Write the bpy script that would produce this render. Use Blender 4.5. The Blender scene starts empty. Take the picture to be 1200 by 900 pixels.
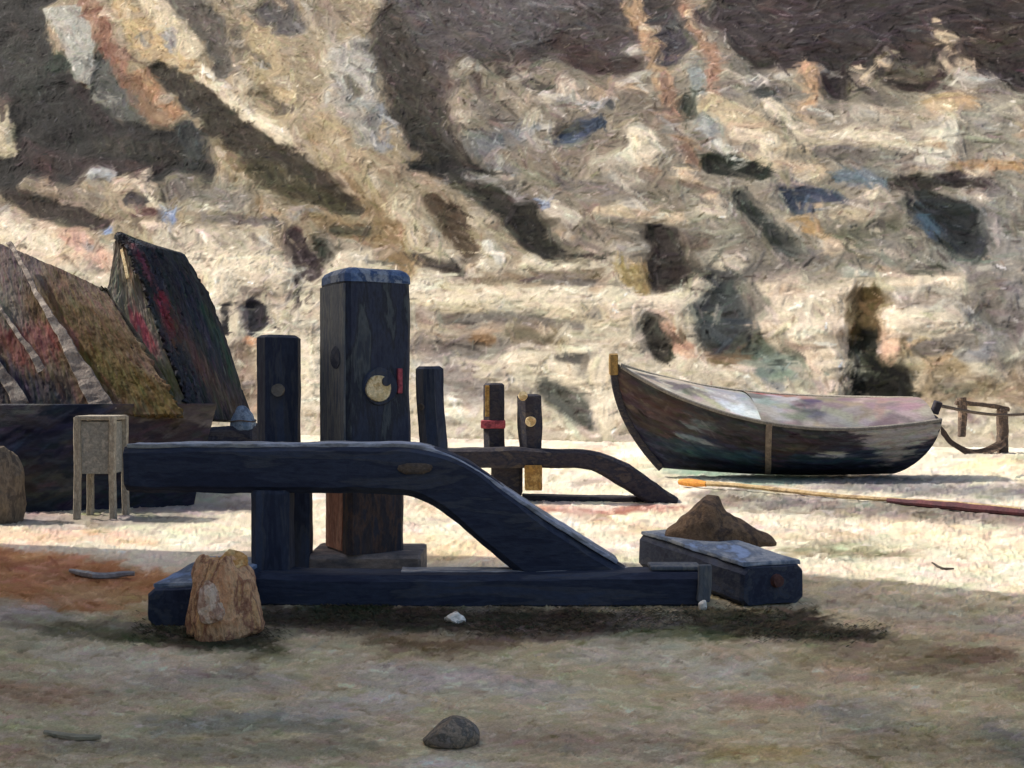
import bpy, bmesh, math, random
import numpy as np
from mathutils import Vector, Matrix, noise as mnoise

random.seed(7)
rng = np.random.default_rng(7)
scene = bpy.context.scene
COL = scene.collection
F, H = 1250.0, 1.55            # lens in photo pixels, eye height in metres


def at(px, py, d):
    """Measured point of the place: photo column/row and distance -> metres."""
    return Vector(((px - 600) * d / F, d, H - (py - 450) * d / F))


def lin(c):
    c = np.asarray(c, dtype=np.float64) / 255.0
    return np.where(c <= 0.04045, c / 12.92, ((c + 0.055) / 1.055) ** 2.4)


# ------------------------------------------------------------------ objects
def tag(o, label=None, cat=None, group=None, kind=None):
    if label: o['label'] = label
    if cat: o['category'] = cat
    if group: o['group'] = group
    if kind: o['kind'] = kind
    return o


def thing(name, loc, rz=0.0, label=None, cat=None, group=None):
    o = bpy.data.objects.new(name, None)
    COL.objects.link(o)
    o.location = loc
    o.rotation_euler = (0, 0, rz)
    o.empty_display_size = 0.2
    return tag(o, label, cat, group)


def link(name, me, mat=None, parent=None, smooth=False, angle=None):
    o = bpy.data.objects.new(name, me)
    COL.objects.link(o)
    if mat is not None: me.materials.append(mat)
    if parent is not None: o.parent = parent
    if smooth:
        me.shade_smooth()
    return o


def from_bm(name, bm, mat, parent=None, smooth=False):
    me = bpy.data.meshes.new(name)
    bmesh.ops.recalc_face_normals(bm, faces=bm.faces)
    bm.to_mesh(me)
    bm.free()
    return link(name, me, mat, parent, smooth)


def wob(p, amp, freq, seed=0.0):
    v = mnoise.noise_vector(Vector((p.x * freq + seed, p.y * freq - seed * .7, p.z * freq + 3.1 * seed)))
    return p + v * amp


def timber(bm, pts, w, h, side=(0, 1, 0), ch=0.16, step=0.05, amp=0.006, freq=3.0, seed=0.0, cap=0.5, ws=None, hs=None):
    """A hewn baulk: chamfered rectangle swept along a path. w across 'side', h across the other way."""
    pts = [Vector(p) for p in pts]
    side = Vector(side).normalized()
    # resample with Catmull-Rom
    P = [pts[0] * 2 - pts[1]] + pts + [pts[-1] * 2 - pts[-2]]
    path, par = [], []
    for i in range(1, len(P) - 2):
        n = max(2, int((P[i + 1] - P[i]).length / step))
        for k in range(n):
            t = k / n
            a, b, c, d = P[i - 1], P[i], P[i + 1], P[i + 2]
            path.append(0.5 * ((2 * b) + (c - a) * t + (2 * a - 5 * b + 4 * c - d) * t * t + (3 * b - a - 3 * c + d) * t ** 3))
            par.append((i - 1 + t) / (len(pts) - 1))
    path.append(pts[-1]); par.append(1.0)
    c = ch * min(w, h)
    rings = []
    N = len(path)

    def ring(p, up, sc, q):
        W = (np.interp(q, np.linspace(0, 1, len(ws)), ws) if ws else w) * sc / 2
        Hh = (np.interp(q, np.linspace(0, 1, len(hs)), hs) if hs else h) * sc / 2
        out = []
        prof = [(-W, -Hh + c), (-W, -Hh * .33), (-W, Hh * .33), (-W, Hh - c), (-W + c, Hh), (-W * .33, Hh), (W * .33, Hh), (W - c, Hh), (W, Hh - c), (W, Hh * .33), (W, -Hh * .33),
                (W, -Hh + c), (W - c, -Hh), (W * .33, -Hh), (-W * .33, -Hh), (-W + c, -Hh)]
        for (a, b) in prof:
            v = p + side * a + up * b
            out.append(bm.verts.new(wob(wob(v, amp, freq, seed), amp * .5, freq * 4, seed + 9)))
        return out
    for i in range(N):
        t = (path[min(i + 1, N - 1)] - path[max(i - 1, 0)]).normalized()
        up = t.cross(side).normalized()
        if i == 0:
            rings.append(ring(path[0] + t * 0.0, up, 1 - cap * .12, 0))
            rings.append(ring(path[0] + t * min(step, 0.12 * h), up, 1, 0))
        elif i == N - 1:
            rings.append(ring(path[i] - t * min(step * .5, 0.12 * h), up, 1, 1))
            rings.append(ring(path[i], up, 1 - cap * .12, 1))
        else:
            rings.append(ring(path[i], up, 1, par[i]))
    for a, b in zip(rings[:-1], rings[1:]):
        for j in range(16):
            k = (j + 1) % 16
            bm.faces.new((a[j], a[k], b[k], b[j]))
    bm.faces.new(rings[0]); bm.faces.new(rings[-1])


def rod(bm, pts, r, n=8, amp=0.0, seed=0.0):
    pts = [Vector(p) for p in pts]
    rs = r if isinstance(r, (list, tuple)) else [r] * len(pts)
    rings = []
    for i, p in enumerate(pts):
        t = (pts[min(i + 1, len(pts) - 1)] - pts[max(i - 1, 0)]).normalized()
        u = t.orthogonal().normalized() if abs(t.z) > .9 else Vector((0, 0, 1)).cross(t).normalized()
        v = t.cross(u)
        rings.append([bm.verts.new(wob(p + (u * math.cos(2 * math.pi * k / n) + v * math.sin(2 * math.pi * k / n)) * rs[i], amp, 6, seed)) for k in range(n)])
    for a, b in zip(rings[:-1], rings[1:]):
        for j in range(n):
            k = (j + 1) % n
            bm.faces.new((a[j], a[k], b[k], b[j]))
    bm.faces.new(rings[0]); bm.faces.new(rings[-1])


def box(bm, c, s, rz=0.0, ch=0.01, cuts=0, amp=0.0, seed=0.0):
    r = bmesh.ops.create_cube(bm, size=1.0)
    M = Matrix.Translation(Vector(c)) @ Matrix.Rotation(rz, 4, 'Z') @ Matrix.Diagonal((s[0], s[1], s[2], 1))
    bmesh.ops.transform(bm, matrix=M, verts=r['verts'])
    edges = list({e for v in r['verts'] for e in v.link_edges})
    if ch:
        rr = bmesh.ops.bevel(bm, geom=edges, offset=ch, segments=2, affect='EDGES', profile=.6)
    return r


def rock(name, loc, size, mat, parent=None, seed=0, rough=.18, sub=4, flat=.0, planes=7):
    """A stone: a sphere cut by a few random planes and roughened, so that it has facets."""
    bm = bmesh.new()
    bmesh.ops.create_icosphere(bm, subdivisions=sub, radius=1.0)
    r = random.Random(seed)
    pl = []
    for _ in range(planes):
        n = Vector((r.uniform(-1, 1), r.uniform(-1, 1), r.uniform(-.5, 1))).normalized()
        pl.append((n, r.uniform(.55, .85)))
    for v in bm.verts:
        p = v.co.copy()
        for n, d in pl:
            e = p.dot(n) - d
            if e > 0: p -= n * e * .9
        p = wob(p, rough, 1.6, seed * 1.7)
        p = wob(p, rough * .35, 5.0, seed + 4.)
        p = wob(p, rough * .15, 14.0, seed + 2.)
        if p.z < -.55: p.z = -.55 + (p.z + .55) * .2
        v.co = Vector((p.x * size[0], p.y * size[1], (p.z + .5) * size[2]))
    o = from_bm(name, bm, mat, parent, smooth=False)
    o.location = loc
    return o


# ------------------------------------------------------------------ pigment rasters
def vnoise(h, w, cell, seed, octaves=4, ax=1.0):
    """Tileless value noise in [-1, 1]; ax stretches it along x."""
    g = np.random.default_rng(seed)
    out = np.zeros((h, w)); amp = 1.0; tot = 0
    for _ in range(octaves):
        cy, cx = cell, cell * ax
        nh, nw = int(h / cy) + 3, int(w / cx) + 3
        a = g.uniform(-1, 1, (nh, nw))
        y = np.arange(h) / cy; x = np.arange(w) / cx
        iy, ix = y.astype(int), x.astype(int)
        fy, fx = y - iy, x - ix
        fy = fy * fy * (3 - 2 * fy); fx = fx * fx * (3 - 2 * fx)
        b = a[iy] * (1 - fy)[:, None] + a[iy + 1] * fy[:, None]
        out += amp * (b[:, ix] * (1 - fx) + b[:, ix + 1] * fx)
        tot += amp; amp *= .55; cell = max(1.0, cell / 2)
    return out / tot


class Paint:
    """Colour and thickness of a surface, one cell per mesh vertex (colours as sRGB 0..255)."""
    def __init__(s, h, w, base, seed=1, scale=1.0):
        s.h, s.w = h, w
        s.img = np.empty((h, w, 3)); s.img[:] = base
        s.hgt = np.zeros((h, w))
        s.scale = scale
        s.rag = vnoise(h, w, 14 * scale, seed + 50, 4)
        s.rng = np.random.default_rng(seed)

    def stroke(s, pts, r, col, soft=.5, alpha=1.0, rag=.45):
        """pts in (col,row) cells; r one radius or one per point."""
        pts = np.asarray(pts, float)
        if len(pts) == 1: pts = np.vstack([pts, pts + 1e-3])
        rs = np.asarray(r, float) * np.ones(len(pts))
        m = rs.max() * 1.8 + 3
        x0, x1 = int(max(0, pts[:, 0].min() - m)), int(min(s.w, pts[:, 0].max() + m + 1))
        y0, y1 = int(max(0, pts[:, 1].min() - m)), int(min(s.h, pts[:, 1].max() + m + 1))
        if x1 <= x0 or y1 <= y0: return
        yy, xx = np.mgrid[y0:y1, x0:x1]
        best = np.full(xx.shape, 9e9)
        for (a, b, ra, rb) in zip(pts[:-1], pts[1:], rs[:-1], rs[1:]):
            d = b - a; L = (d @ d) + 1e-9
            t = np.clip(((xx - a[0]) * d[0] + (yy - a[1]) * d[1]) / L, 0, 1)
            q = np.hypot(xx - a[0] - t * d[0], yy - a[1] - t * d[1]) / (ra + (rb - ra) * t)
            best = np.minimum(best, q)
        best = best + s.rag[y0:y1, x0:x1] * rag
        al = np.clip((1 + soft * .5 - best) / max(soft, 1e-3), 0, 1)
        al = (al * al * (3 - 2 * al) * alpha)[..., None]
        s.img[y0:y1, x0:x1] = s.img[y0:y1, x0:x1] * (1 - al) + np.asarray(col, float) * al

    def poly(s, pts, col, soft=6, alpha=1.0, rag=6):
        pts = np.asarray(pts, float)
        m = soft + rag + 4
        x0, x1 = int(max(0, pts[:, 0].min() - m)), int(min(s.w, pts[:, 0].max() + m + 1))
        y0, y1 = int(max(0, pts[:, 1].min() - m)), int(min(s.h, pts[:, 1].max() + m + 1))
        if x1 <= x0 or y1 <= y0: return
        yy, xx = np.mgrid[y0:y1, x0:x1]
        ins = np.zeros(xx.shape, bool); dist = np.full(xx.shape, 9e9)
        n = len(pts)
        for i in range(n):
            a, b = pts[i], pts[(i + 1) % n]
            cond = (a[1] > yy) != (b[1] > yy)
            den = (b[1] - a[1]) if abs(b[1] - a[1]) > 1e-9 else 1e-9
            ins ^= cond & (xx < (b[0] - a[0]) * (yy - a[1]) / den + a[0])
            d = b - a; L = (d @ d) + 1e-9
            t = np.clip(((xx - a[0]) * d[0] + (yy - a[1]) * d[1]) / L, 0, 1)
            dist = np.minimum(dist, np.hypot(xx - a[0] - t * d[0], yy - a[1] - t * d[1]))
        sd = np.where(ins, dist, -dist) + s.rag[y0:y1, x0:x1] * rag
        al = np.clip(sd / soft + .5, 0, 1)
        al = (al * al * (3 - 2 * al) * alpha)[..., None]
        s.img[y0:y1, x0:x1] = s.img[y0:y1, x0:x1] * (1 - al) + np.asarray(col, float) * al

    def brush(s, n, length, width, ang, jit=10, alpha=.85, angj=.35, hj=1.0, warm=4, src=None):
        """n loaded-brush strokes, each picking up the colour under it."""
        g = s.rng
        src = s.img.copy() if src is None else src
        cx = g.uniform(0, s.w, n); cy = g.uniform(0, s.h, n)
        for x, y in zip(cx, cy):
            L = length * g.uniform(.55, 1.4) / 2; W = width * g.uniform(.6, 1.4) / 2
            a = (ang(x, y) if callable(ang) else ang) + g.normal(0, angj)
            ca, sa = math.cos(a), math.sin(a)
            R = L + W
            x0, x1 = int(max(0, x - R)), int(min(s.w, x + R + 1))
            y0, y1 = int(max(0, y - R)), int(min(s.h, y + R + 1))
            if x1 - x0 < 2 or y1 - y0 < 2: continue
            yy, xx = np.mgrid[y0:y1, x0:x1]
            u = ((xx - x) * ca + (yy - y) * sa) / L
            v = (-(xx - x) * sa + (yy - y) * ca) / W
            br = g.uniform(-1, 1, 9)
            bi = np.interp(np.clip(v, -1, 1), np.linspace(-1, 1, 9), br)
            al = np.clip((1 - np.abs(v)) * 2.5, 0, 1) * np.clip((1 + .35 * bi - np.abs(u)) * 2.2, 0, 1)
            if al.max() <= 0: continue
            c = src[min(s.h - 1, int(y)), min(s.w - 1, int(x))] + g.normal(0, jit) + g.normal(0, warm, 3)
            cc = c + bi[..., None] * jit * .7
            A = (al * alpha)[..., None]
            s.img[y0:y1, x0:x1] = s.img[y0:y1, x0:x1] * (1 - A) + cc * A
            hh = (.6 + .5 * bi) * hj * g.uniform(.4, 1)
            s.hgt[y0:y1, x0:x1] = s.hgt[y0:y1, x0:x1] * (1 - al) + hh * al

    def blur(s, arr, k):
        a = arr
        for ax in (0, 1):
            p = np.pad(a, [(k, k) if i == ax else (0, 0) for i in range(a.ndim)], mode='edge')
            c = np.cumsum(p, axis=ax)
            if ax == 0: a = (c[2 * k:] - np.concatenate([np.zeros((1,) + c.shape[1:]), c[:-2 * k - 1]], 0)) / (2 * k + 1)
            else: a = (c[:, 2 * k:] - np.concatenate([np.zeros((c.shape[0], 1) + c.shape[2:]), c[:, :-2 * k - 1]], 1)) / (2 * k + 1)
        return a


def sheet(name, X, Y, Z, colour, mat, parent=None, smooth=True, closed=False):
    """Grid mesh from (h, w) coordinate arrays with a point colour (linear)."""
    h, w = X.shape
    me = bpy.data.meshes.new(name)
    co = np.stack([X, Y, Z], -1).reshape(-1, 3).astype(np.float32)
    me.vertices.add(h * w)
    me.vertices.foreach_set('co', co.ravel())
    i = np.arange(h * w).reshape(h, w)
    q = np.stack([i[:-1, :-1], i[:-1, 1:], i[1:, 1:], i[1:, :-1]], -1).reshape(-1, 4)
    n = len(q)
    me.loops.add(n * 4); me.polygons.add(n)
    me.loops.foreach_set('vertex_index', q.ravel().astype(np.int32))
    me.polygons.foreach_set('loop_start', np.arange(0, n * 4, 4, dtype=np.int32))
    try: me.polygons.foreach_set('loop_total', np.full(n, 4, dtype=np.int32))
    except Exception: pass
    me.update(calc_edges=True)
    ca = me.color_attributes.new('pigment', 'FLOAT_COLOR', 'POINT')
    c4 = np.ones((h * w, 4), np.float32)
    c4[:, :3] = np.clip(colour.reshape(-1, 3), 0.004, .82)
    ca.data.foreach_set('color', c4.ravel())
    return link(name, me, mat, parent, smooth)


# ------------------------------------------------------------------ materials
def new_mat(name):
    m = bpy.data.materials.new(name)
    m.use_nodes = True
    nt = m.node_tree
    return m, nt, nt.nodes, nt.links, nt.nodes['Principled BSDF']


def grain_bump(nt, N, L, b, scale, strength, dist, stretch=(1, 1, 1), coord='Object'):
    tc = N.new('ShaderNodeTexCoord'); mp = N.new('ShaderNodeMapping')
    mp.inputs['Scale'].default_value = stretch
    L.new(tc.outputs[coord], mp.inputs[0])
    nz = N.new('ShaderNodeTexNoise'); nz.inputs['Scale'].default_value = scale
    nz.inputs['Detail'].default_value = 4; nz.inputs['Roughness'].default_value = .65
    L.new(mp.outputs[0], nz.inputs['Vector'])
    bp = N.new('ShaderNodeBump'); bp.inputs['Strength'].default_value = strength; bp.inputs['Distance'].default_value = dist
    L.new(nz.outputs['Fac'], bp.inputs['Height']); L.new(bp.outputs[0], b.inputs['Normal'])
    return nz


def pigment_mat(name, grain=12., strength=.5, dist=.02, rough=.92, vary=.22, stretch=(1, 1, 1)):
    """Surface coloured by its own pigment attribute, with grain in value and relief."""
    m, nt, N, L, b = new_mat(name)
    a = N.new('ShaderNodeAttribute'); a.attribute_name = 'pigment'
    nz = grain_bump(nt, N, L, b, grain, strength, dist, stretch)
    mr = N.new('ShaderNodeMapRange'); mr.inputs['From Min'].default_value = .25; mr.inputs['From Max'].default_value = .75
    mr.inputs['To Min'].default_value = 1 - vary; mr.inputs['To Max'].default_value = 1 + vary
    L.new(nz.outputs['Fac'], mr.inputs['Value'])
    mx = N.new('ShaderNodeMix'); mx.data_type = 'RGBA'; mx.blend_type = 'MULTIPLY'; mx.inputs['Factor'].default_value = 1
    L.new(a.outputs['Color'], mx.inputs['A']); L.new(mr.outputs[0], mx.inputs['B'])
    L.new(mx.outputs['Result'], b.inputs['Base Color'])
    b.inputs['Roughness'].default_value = rough
    b.inputs['Specular IOR Level'].default_value = .15
    return m


def daub_mat(name, cols, scale=4., stretch=(1, 1, 1), rough=.75, spec=.25, bump=.5, dist=.012, fine=38., vary=.35, detail=5.0, distort=.25, seed=0.0, soft=.03):
    """Brushy, streaked colour: a few flat tones broken by stretched noise, with bristle relief. cols: sRGB."""
    m, nt, N, L, b = new_mat(name)
    tc = N.new('ShaderNodeTexCoord'); mp = N.new('ShaderNodeMapping')
    mp.inputs['Scale'].default_value = stretch
    mp.inputs['Location'].default_value = (seed * 3.7, seed * 1.3, seed * 2.1)
    L.new(tc.outputs['Object'], mp.inputs[0])
    nz = N.new('ShaderNodeTexNoise'); nz.inputs['Scale'].default_value = scale
    nz.inputs['Detail'].default_value = detail; nz.inputs['Distortion'].default_value = distort; nz.inputs['Roughness'].default_value = .6
    L.new(mp.outputs[0], nz.inputs['Vector'])
    cr = N.new('ShaderNodeValToRGB'); e = cr.color_ramp.elements
    n = len(cols)
    lo, hi = .34, .66
    stops = []
    for i, c in enumerate(cols):
        p = lo + (hi - lo) * i / n
        q = lo + (hi - lo) * (i + 1) / n
        stops += [((p + q) / 2 - soft * .3, c), ((p + q) / 2 + soft * .3, c)]
    while len(e) < len(stops): e.new(.5)
    for el, (p, c) in zip(e, sorted(stops, key=lambda t: t[0])):
        el.position = max(0, min(1, p)); el.color = (*lin(c), 1)
    L.new(nz.outputs['Fac'], cr.inputs['Fac'])
    n2 = grain_bump(nt, N, L, b, fine, bump, dist, tuple(.35 + .65 * s / max(stretch) for s in stretch))
    mr = N.new('ShaderNodeMapRange'); mr.inputs['From Min'].default_value = .25; mr.inputs['From Max'].default_value = .75
    mr.inputs['To Min'].default_value = 1 - vary; mr.inputs['To Max'].default_value = 1 + vary
    L.new(n2.outputs['Fac'], mr.inputs['Value'])
    mx = N.new('ShaderNodeMix'); mx.data_type = 'RGBA'; mx.blend_type = 'MULTIPLY'; mx.inputs['Factor'].default_value = 1
    L.new(cr.outputs['Color'], mx.inputs['A']); L.new(mr.outputs[0], mx.inputs['B'])
    L.new(mx.outputs['Result'], b.inputs['Base Color'])
    b.inputs['Roughness'].default_value = rough; b.inputs['Specular IOR Level'].default_value = spec
    return m


TAR = [(38, 44, 62), (50, 57, 74), (42, 49, 66), (64, 68, 78), (58, 66, 84)]
M_tar_x = daub_mat('tarred_timber_long', TAR, 2.4, (.4, 3, 3), vary=.2, seed=1)
M_tar_z = daub_mat('tarred_timber_upright', TAR, 2.4, (3, 3, .5), vary=.2, seed=2)
M_tar_y = daub_mat('tarred_timber_cross', TAR, 2.4, (3, .5, 3), vary=.2, seed=3)
M_tar_far = daub_mat('tarred_timber_weathered', [(44, 42, 52), (58, 54, 58), (38, 40, 52), (70, 64, 62)], 3.5, (1, 2, 2), seed=4)
M_post_main = daub_mat('tarred_drum_post', [(42, 48, 66), (52, 58, 74), (44, 48, 58), (74, 80, 84), (54, 60, 70)], 2.2, (3, 3, .6), vary=.2, seed=5)
M_drum_low = daub_mat('worn_drum_foot', [(74, 64, 62), (60, 58, 64), (92, 74, 66), (62, 62, 72)], 3.0, (3, 3, .7), seed=6)
M_cap = daub_mat('blue_grey_cap', [(70, 92, 130), (96, 116, 146), (58, 78, 112), (132, 142, 156)], 5., (1, 1, 1), seed=7)
M_pale_wood = daub_mat('pale_cut_wood', [(214, 190, 140), (232, 212, 168), (190, 160, 110)], 12., seed=8)
M_grey_plug = daub_mat('grey_plug', [(128, 122, 112), (110, 106, 100)], 12., seed=9)
M_red = daub_mat('faded_red_paint', [(150, 66, 76), (176, 84, 92), (120, 56, 66)], 9., seed=10)
M_plinth = daub_mat('worn_grey_sill', [(150, 136, 126), (120, 112, 108), (98, 94, 96)], 5., (.6, 2, 2), seed=11)
M_rust = daub_mat('rust', [(92, 62, 56), (76, 54, 52)], 16., seed=12)
M_ochre = daub_mat('ochre_wood', [(160, 124, 64), (130, 100, 56), (176, 146, 88)], 9., seed=13)
M_cap_top = daub_mat('sleeper_bluish_top', [(116, 128, 142), (146, 152, 158), (100, 112, 128), (132, 152, 184)], 2., (2, .8, 2), seed=14, vary=.2, bump=.3)  # skylight on the sleeper tops put into the colour
M_top_light = daub_mat('tar_top_highlight', [(140, 148, 166), (168, 174, 186), (120, 124, 130), (146, 148, 146)], 3.2, (.5, 2, 2), seed=44)  # highlight of the arched beam's top, as a lighter grey-blue
M_face = daub_mat('lit_face_grey_tar', [(100, 104, 108), (86, 92, 100), (114, 116, 114), (78, 84, 96)], 3., (3.6, 3.6, .5), vary=.2, seed=45)  # light-side tone of the drum post; cleat and wedge share it
M_top_light_pale = daub_mat('beam_top_highlight', [(150, 152, 156), (180, 176, 172), (120, 124, 134)], 3.2, (.5, 2, 2), seed=46)  # paler highlight colour for the base beam
M_warm_lit = daub_mat('warm_lit_wood', [(176, 120, 96), (150, 100, 82), (190, 138, 112)], 4., (3, 3, .6), seed=55)  # warm light on the drum foot, as colour
M_knot = daub_mat('bare_knot', [(96, 84, 72), (80, 72, 66)], 16., seed=15)
M_brown_rock = daub_mat('orange_brown_stone', [(212, 158, 116), (226, 180, 136), (166, 118, 92), (226, 180, 130)], 5., (1.5, 1.5, .7), seed=16, bump=1., dist=.03)
M_lit_top = daub_mat('ochre_lit_top', [(216, 168, 104), (196, 146, 86), (226, 188, 130)], 9., seed=47, bump=.9, dist=.02)  # sunlit top of the stone, painted ochre
M_lit_side = daub_mat('pink_lit_side', [(206, 172, 146), (180, 140, 116), (222, 196, 170)], 12., seed=48, bump=.9, dist=.02)  # lit left side of the stone, painted pink
M_dark_rock = daub_mat('umber_stone', [(96, 78, 62), (122, 98, 74), (76, 62, 54), (110, 88, 66)], 3.5, seed=17, bump=.9, dist=.02)
M_grey_rock = daub_mat('grey_brown_stone', [(112, 104, 92), (140, 126, 108), (92, 88, 80), (128, 120, 112)], 14., seed=18, bump=.9)
M_white = daub_mat('white_flint', [(226, 218, 202), (240, 234, 220)], 20., seed=19)
M_drift = daub_mat('grey_green_driftwood', [(146, 140, 118), (160, 152, 130), (126, 124, 108)], 9., (.5, 2, 2), seed=20)
M_bluestick = daub_mat('blue_grey_driftwood', [(170, 168, 166), (150, 148, 148)], 9., (.5, 2, 2), seed=21)
M_spar = daub_mat('straw_yellow_spar', [(160, 136, 96), (178, 156, 118), (140, 120, 92)], 4., (.5, 2, 2), seed=22)
M_spar_tip = daub_mat('orange_spar_tip', [(206, 144, 66), (186, 124, 58)], 9., seed=23)
M_maroon = daub_mat('maroon_spar', [(90, 52, 56), (74, 46, 52)], 5., seed=24)
M_rope = daub_mat('dark_rope', [(72, 62, 58), (92, 80, 72)], 20., seed=25)
M_net = daub_mat('brown_net_timber', [(96, 80, 68), (76, 66, 60), (120, 100, 84)], 7., seed=26)
M_stand = daub_mat('limewashed_wood', [(160, 152, 136), (144, 136, 122), (174, 165, 148)], 9., (2, 2, .8), seed=27)
M_stand_panel = daub_mat('limewashed_panel', [(144, 142, 134), (130, 130, 124), (158, 154, 144)], 9., seed=28)
M_hull_dark = daub_mat('hut_tarred_hull', [(38, 40, 54), (48, 50, 62), (34, 36, 48), (62, 58, 60)], 2.4, (.7, 1.5, 3), seed=29)
M_batten = daub_mat('pale_batten', [(150, 138, 126), (124, 112, 104), (168, 156, 142)], 4., (2, 2, .6), seed=30)
M_blue_cloth = daub_mat('faded_blue_canvas', [(92, 112, 136), (116, 132, 150), (74, 88, 108)], 7., seed=31)
M_barrel = daub_mat('tan_barrel_wood', [(100, 88, 74), (120, 106, 88), (84, 74, 64)], 6., (2, 2, .7), seed=32)
M_stem = daub_mat('ochre_stem_wood', [(150, 122, 72), (120, 98, 62)], 9., seed=33)
M_strip = daub_mat('brown_strake_wood', [(118, 104, 92), (140, 124, 108)], 9., seed=34)
M_added_spur = daub_mat('blocker_chalk', [(150, 142, 128), (120, 112, 100), (172, 162, 146)], .6, (1, 1, 2), seed=35, fine=4., dist=.2)
M_twig = daub_mat('dead_scrub', [(78, 70, 60), (60, 56, 52)], 9., seed=36)

M_cliff = pigment_mat('chalk_cliff', 8., .4, .06, vary=.2)
M_ground = pigment_mat('beach_shingle', 75., .8, .022, vary=.22)
M_hull = pigment_mat('boat_planking', 26., .5, .012, rough=.6, vary=.22, stretch=(.5, 1, 2))
M_roof = pigment_mat('weathered_thatch', 16., .4, .012, vary=.1, stretch=(1.4, 1, .6))

# ------------------------------------------------------------------ cliff
# mean face: Y = 30 - .35 X + .75 Z
CY, CK, CM = 30.0, .35, .75
cs = .046
cx0, cx1, cz0, cz1 = -31.0, 20.0, -.6, 23.5
CW, CHh = int((cx1 - cx0) / cs), int((cz1 - cz0) / cs)


def on_cliff(px, py):
    a, b = (px - 600) / F, (450 - py) / F
    Y = (CY + CM * H) / (1 + CK * a - CM * b)
    return a * Y, H + b * Y, Y


def cp(px, py):
    X, Z, Y = on_cliff(px, py)
    return ((X - cx0) / cs, (Z - cz0) / cs)


def cr_(px, py, r):
    return r * on_cliff(px, py)[2] / F / cs


P = Paint(CHh, CW, (168, 155, 134), seed=3)


def S(pts, r, col, soft=.55, alpha=1., rag=.5):
    rr = r if isinstance(r, (list, tuple)) else [r] * len(pts)
    P.stroke([cp(*p) for p in pts], [cr_(p[0], p[1], q) for p, q in zip(pts, rr)], col, soft, alpha, rag)


def G(pts, col, soft=5, alpha=1., rag=7):
    k = cr_(pts[0][0], pts[0][1], 1)
    P.poly([cp(*p) for p in pts], col, soft * k, alpha, rag * k)


# broad areas
G([(-250, -200), (240, -200), (280, 30), (330, 140), (420, 250), (300, 300), (-250, 300)], (166, 150, 122))
G([(250, -200), (480, -200), (470, 60), (520, 200), (640, 310), (500, 330), (430, 260), (330, 150), (275, 60)], (168, 152, 124))
G([(480, 60), (760, 60), (800, 200), (800, 300), (660, 300), (560, 200)], (148, 137, 120))
G([(760, 90), (1300, 90), (1300, 320), (820, 320)], (158, 149, 132))
G([(-250, 280), (700, 300), (1400, 320), (1400, 560), (-250, 560)], (204, 192, 166))
G([(700, 250), (1040, 260), (1300, 330), (1000, 330), (740, 330)], (150, 142, 126))
# dark scrub, upper left
G([(-250, -200), (100, -200), (66, 0), (46, 10), (66, 70), (90, 105), (112, 108), (140, 140), (168, 146), (215, 150), (250, 200), (240, 214), (110, 208), (20, 222), (-250, 230)], (44, 44, 43), 6)
S([(60, 75), (78, 72), (75, 80)], [12, 12, 5], (52, 68, 56))
S([(20, 60), (40, 110)], [22, 18], (62, 66, 60), .9, .7)
S([(20, 175), (70, 195), (180, 198)], [16, 14, 10], (76, 58, 58), .9, .8)
S([(120, 165), (200, 180), (235, 172)], [14, 14, 10], (66, 63, 54), .9)
S([(215, 150), (225, 185)], [14, 14], (70, 74, 74), .8)
S([(80, 95), (100, 118), (125, 150)], [7, 8, 8], (58, 46, 48), .7)
G([(-60, 118), (10, 118), (14, 145), (20, 184), (-60, 192)], (198, 184, 152), 4, 1, 4)
# white-grey chalk and the streaks beside it
G([(48, 8), (98, 4), (112, 50), (108, 104), (88, 90), (74, 56)], (178, 176, 164), 4, 1, 4)
G([(112, 50), (136, 60), (158, 118), (172, 142), (130, 140), (105, 105)], (98, 100, 94), 5, 1, 4)
S([(110, 110), (130, 118)], 8, (140, 138, 128), .8)
S([(102, 0), (122, 40), (138, 72), (144, 98)], [9, 13, 12, 6], (156, 112, 88), .5)
S([(162, 84), (180, 108), (206, 134)], [8, 11, 9], (176, 134, 96), .5)
S([(150, 90), (170, 128), (190, 142)], [10, 12, 8], (140, 104, 76), .8, .8)
S([(140, 0), (170, 45), (215, 80), (245, 110)], [10, 18, 20, 12], (200, 172, 126), .5)
S([(165, -10), (195, 20), (212, 45), (228, 60)], [12, 16, 14, 12], (212, 196, 164), .5)
S([(197, 40), (200, 52)], 9, (178, 172, 160), .6)
S([(230, 78), (262, 112), (300, 142), (338, 166)], [8, 13, 16, 9], (208, 190, 158), .5)
S([(255, 52), (265, 95), (285, 110)], [6, 8, 6], (190, 170, 140), .6)
S([(186, 78), (230, 112), (270, 150), (330, 190), (372, 218), (410, 242)], [9, 16, 21, 22, 18, 7], (82, 74, 58), .5)
S([(210, 108), (228, 130)], [8, 9], (70, 70, 70), .7)
S([(290, 190), (340, 215), (385, 232)], [14, 18, 10], (96, 90, 62), .8)
S([(255, 165), (285, 215), (300, 245)], [8, 12, 9], (150, 130, 94), .7)
S([(200, -20), (225, 10), (250, 35), (262, 80), (258, 95)], [14, 18, 16, 12, 6], (108, 102, 92), .5)
S([(275, 35), (292, 85), (305, 105)], [7, 12, 8], (110, 102, 88), .7, .8)
S([(300, 20), (310, 80), (330, 130)], [20, 26, 20], (192, 172, 132), .9, .8)
S([(300, 105), (330, 128)], 7, (120, 108, 88), .7, .8)
S([(318, 10), (345, 30)], [22, 16], (106, 102, 100), .7)
S([(365, 15), (395, 20)], [16, 18], (158, 144, 124), .8)
S([(415, 70), (412, 105)], [30, 36], (182, 178, 166), .5)
S([(400, 130), (425, 160)], [20, 20], (172, 166, 152), .8)
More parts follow.
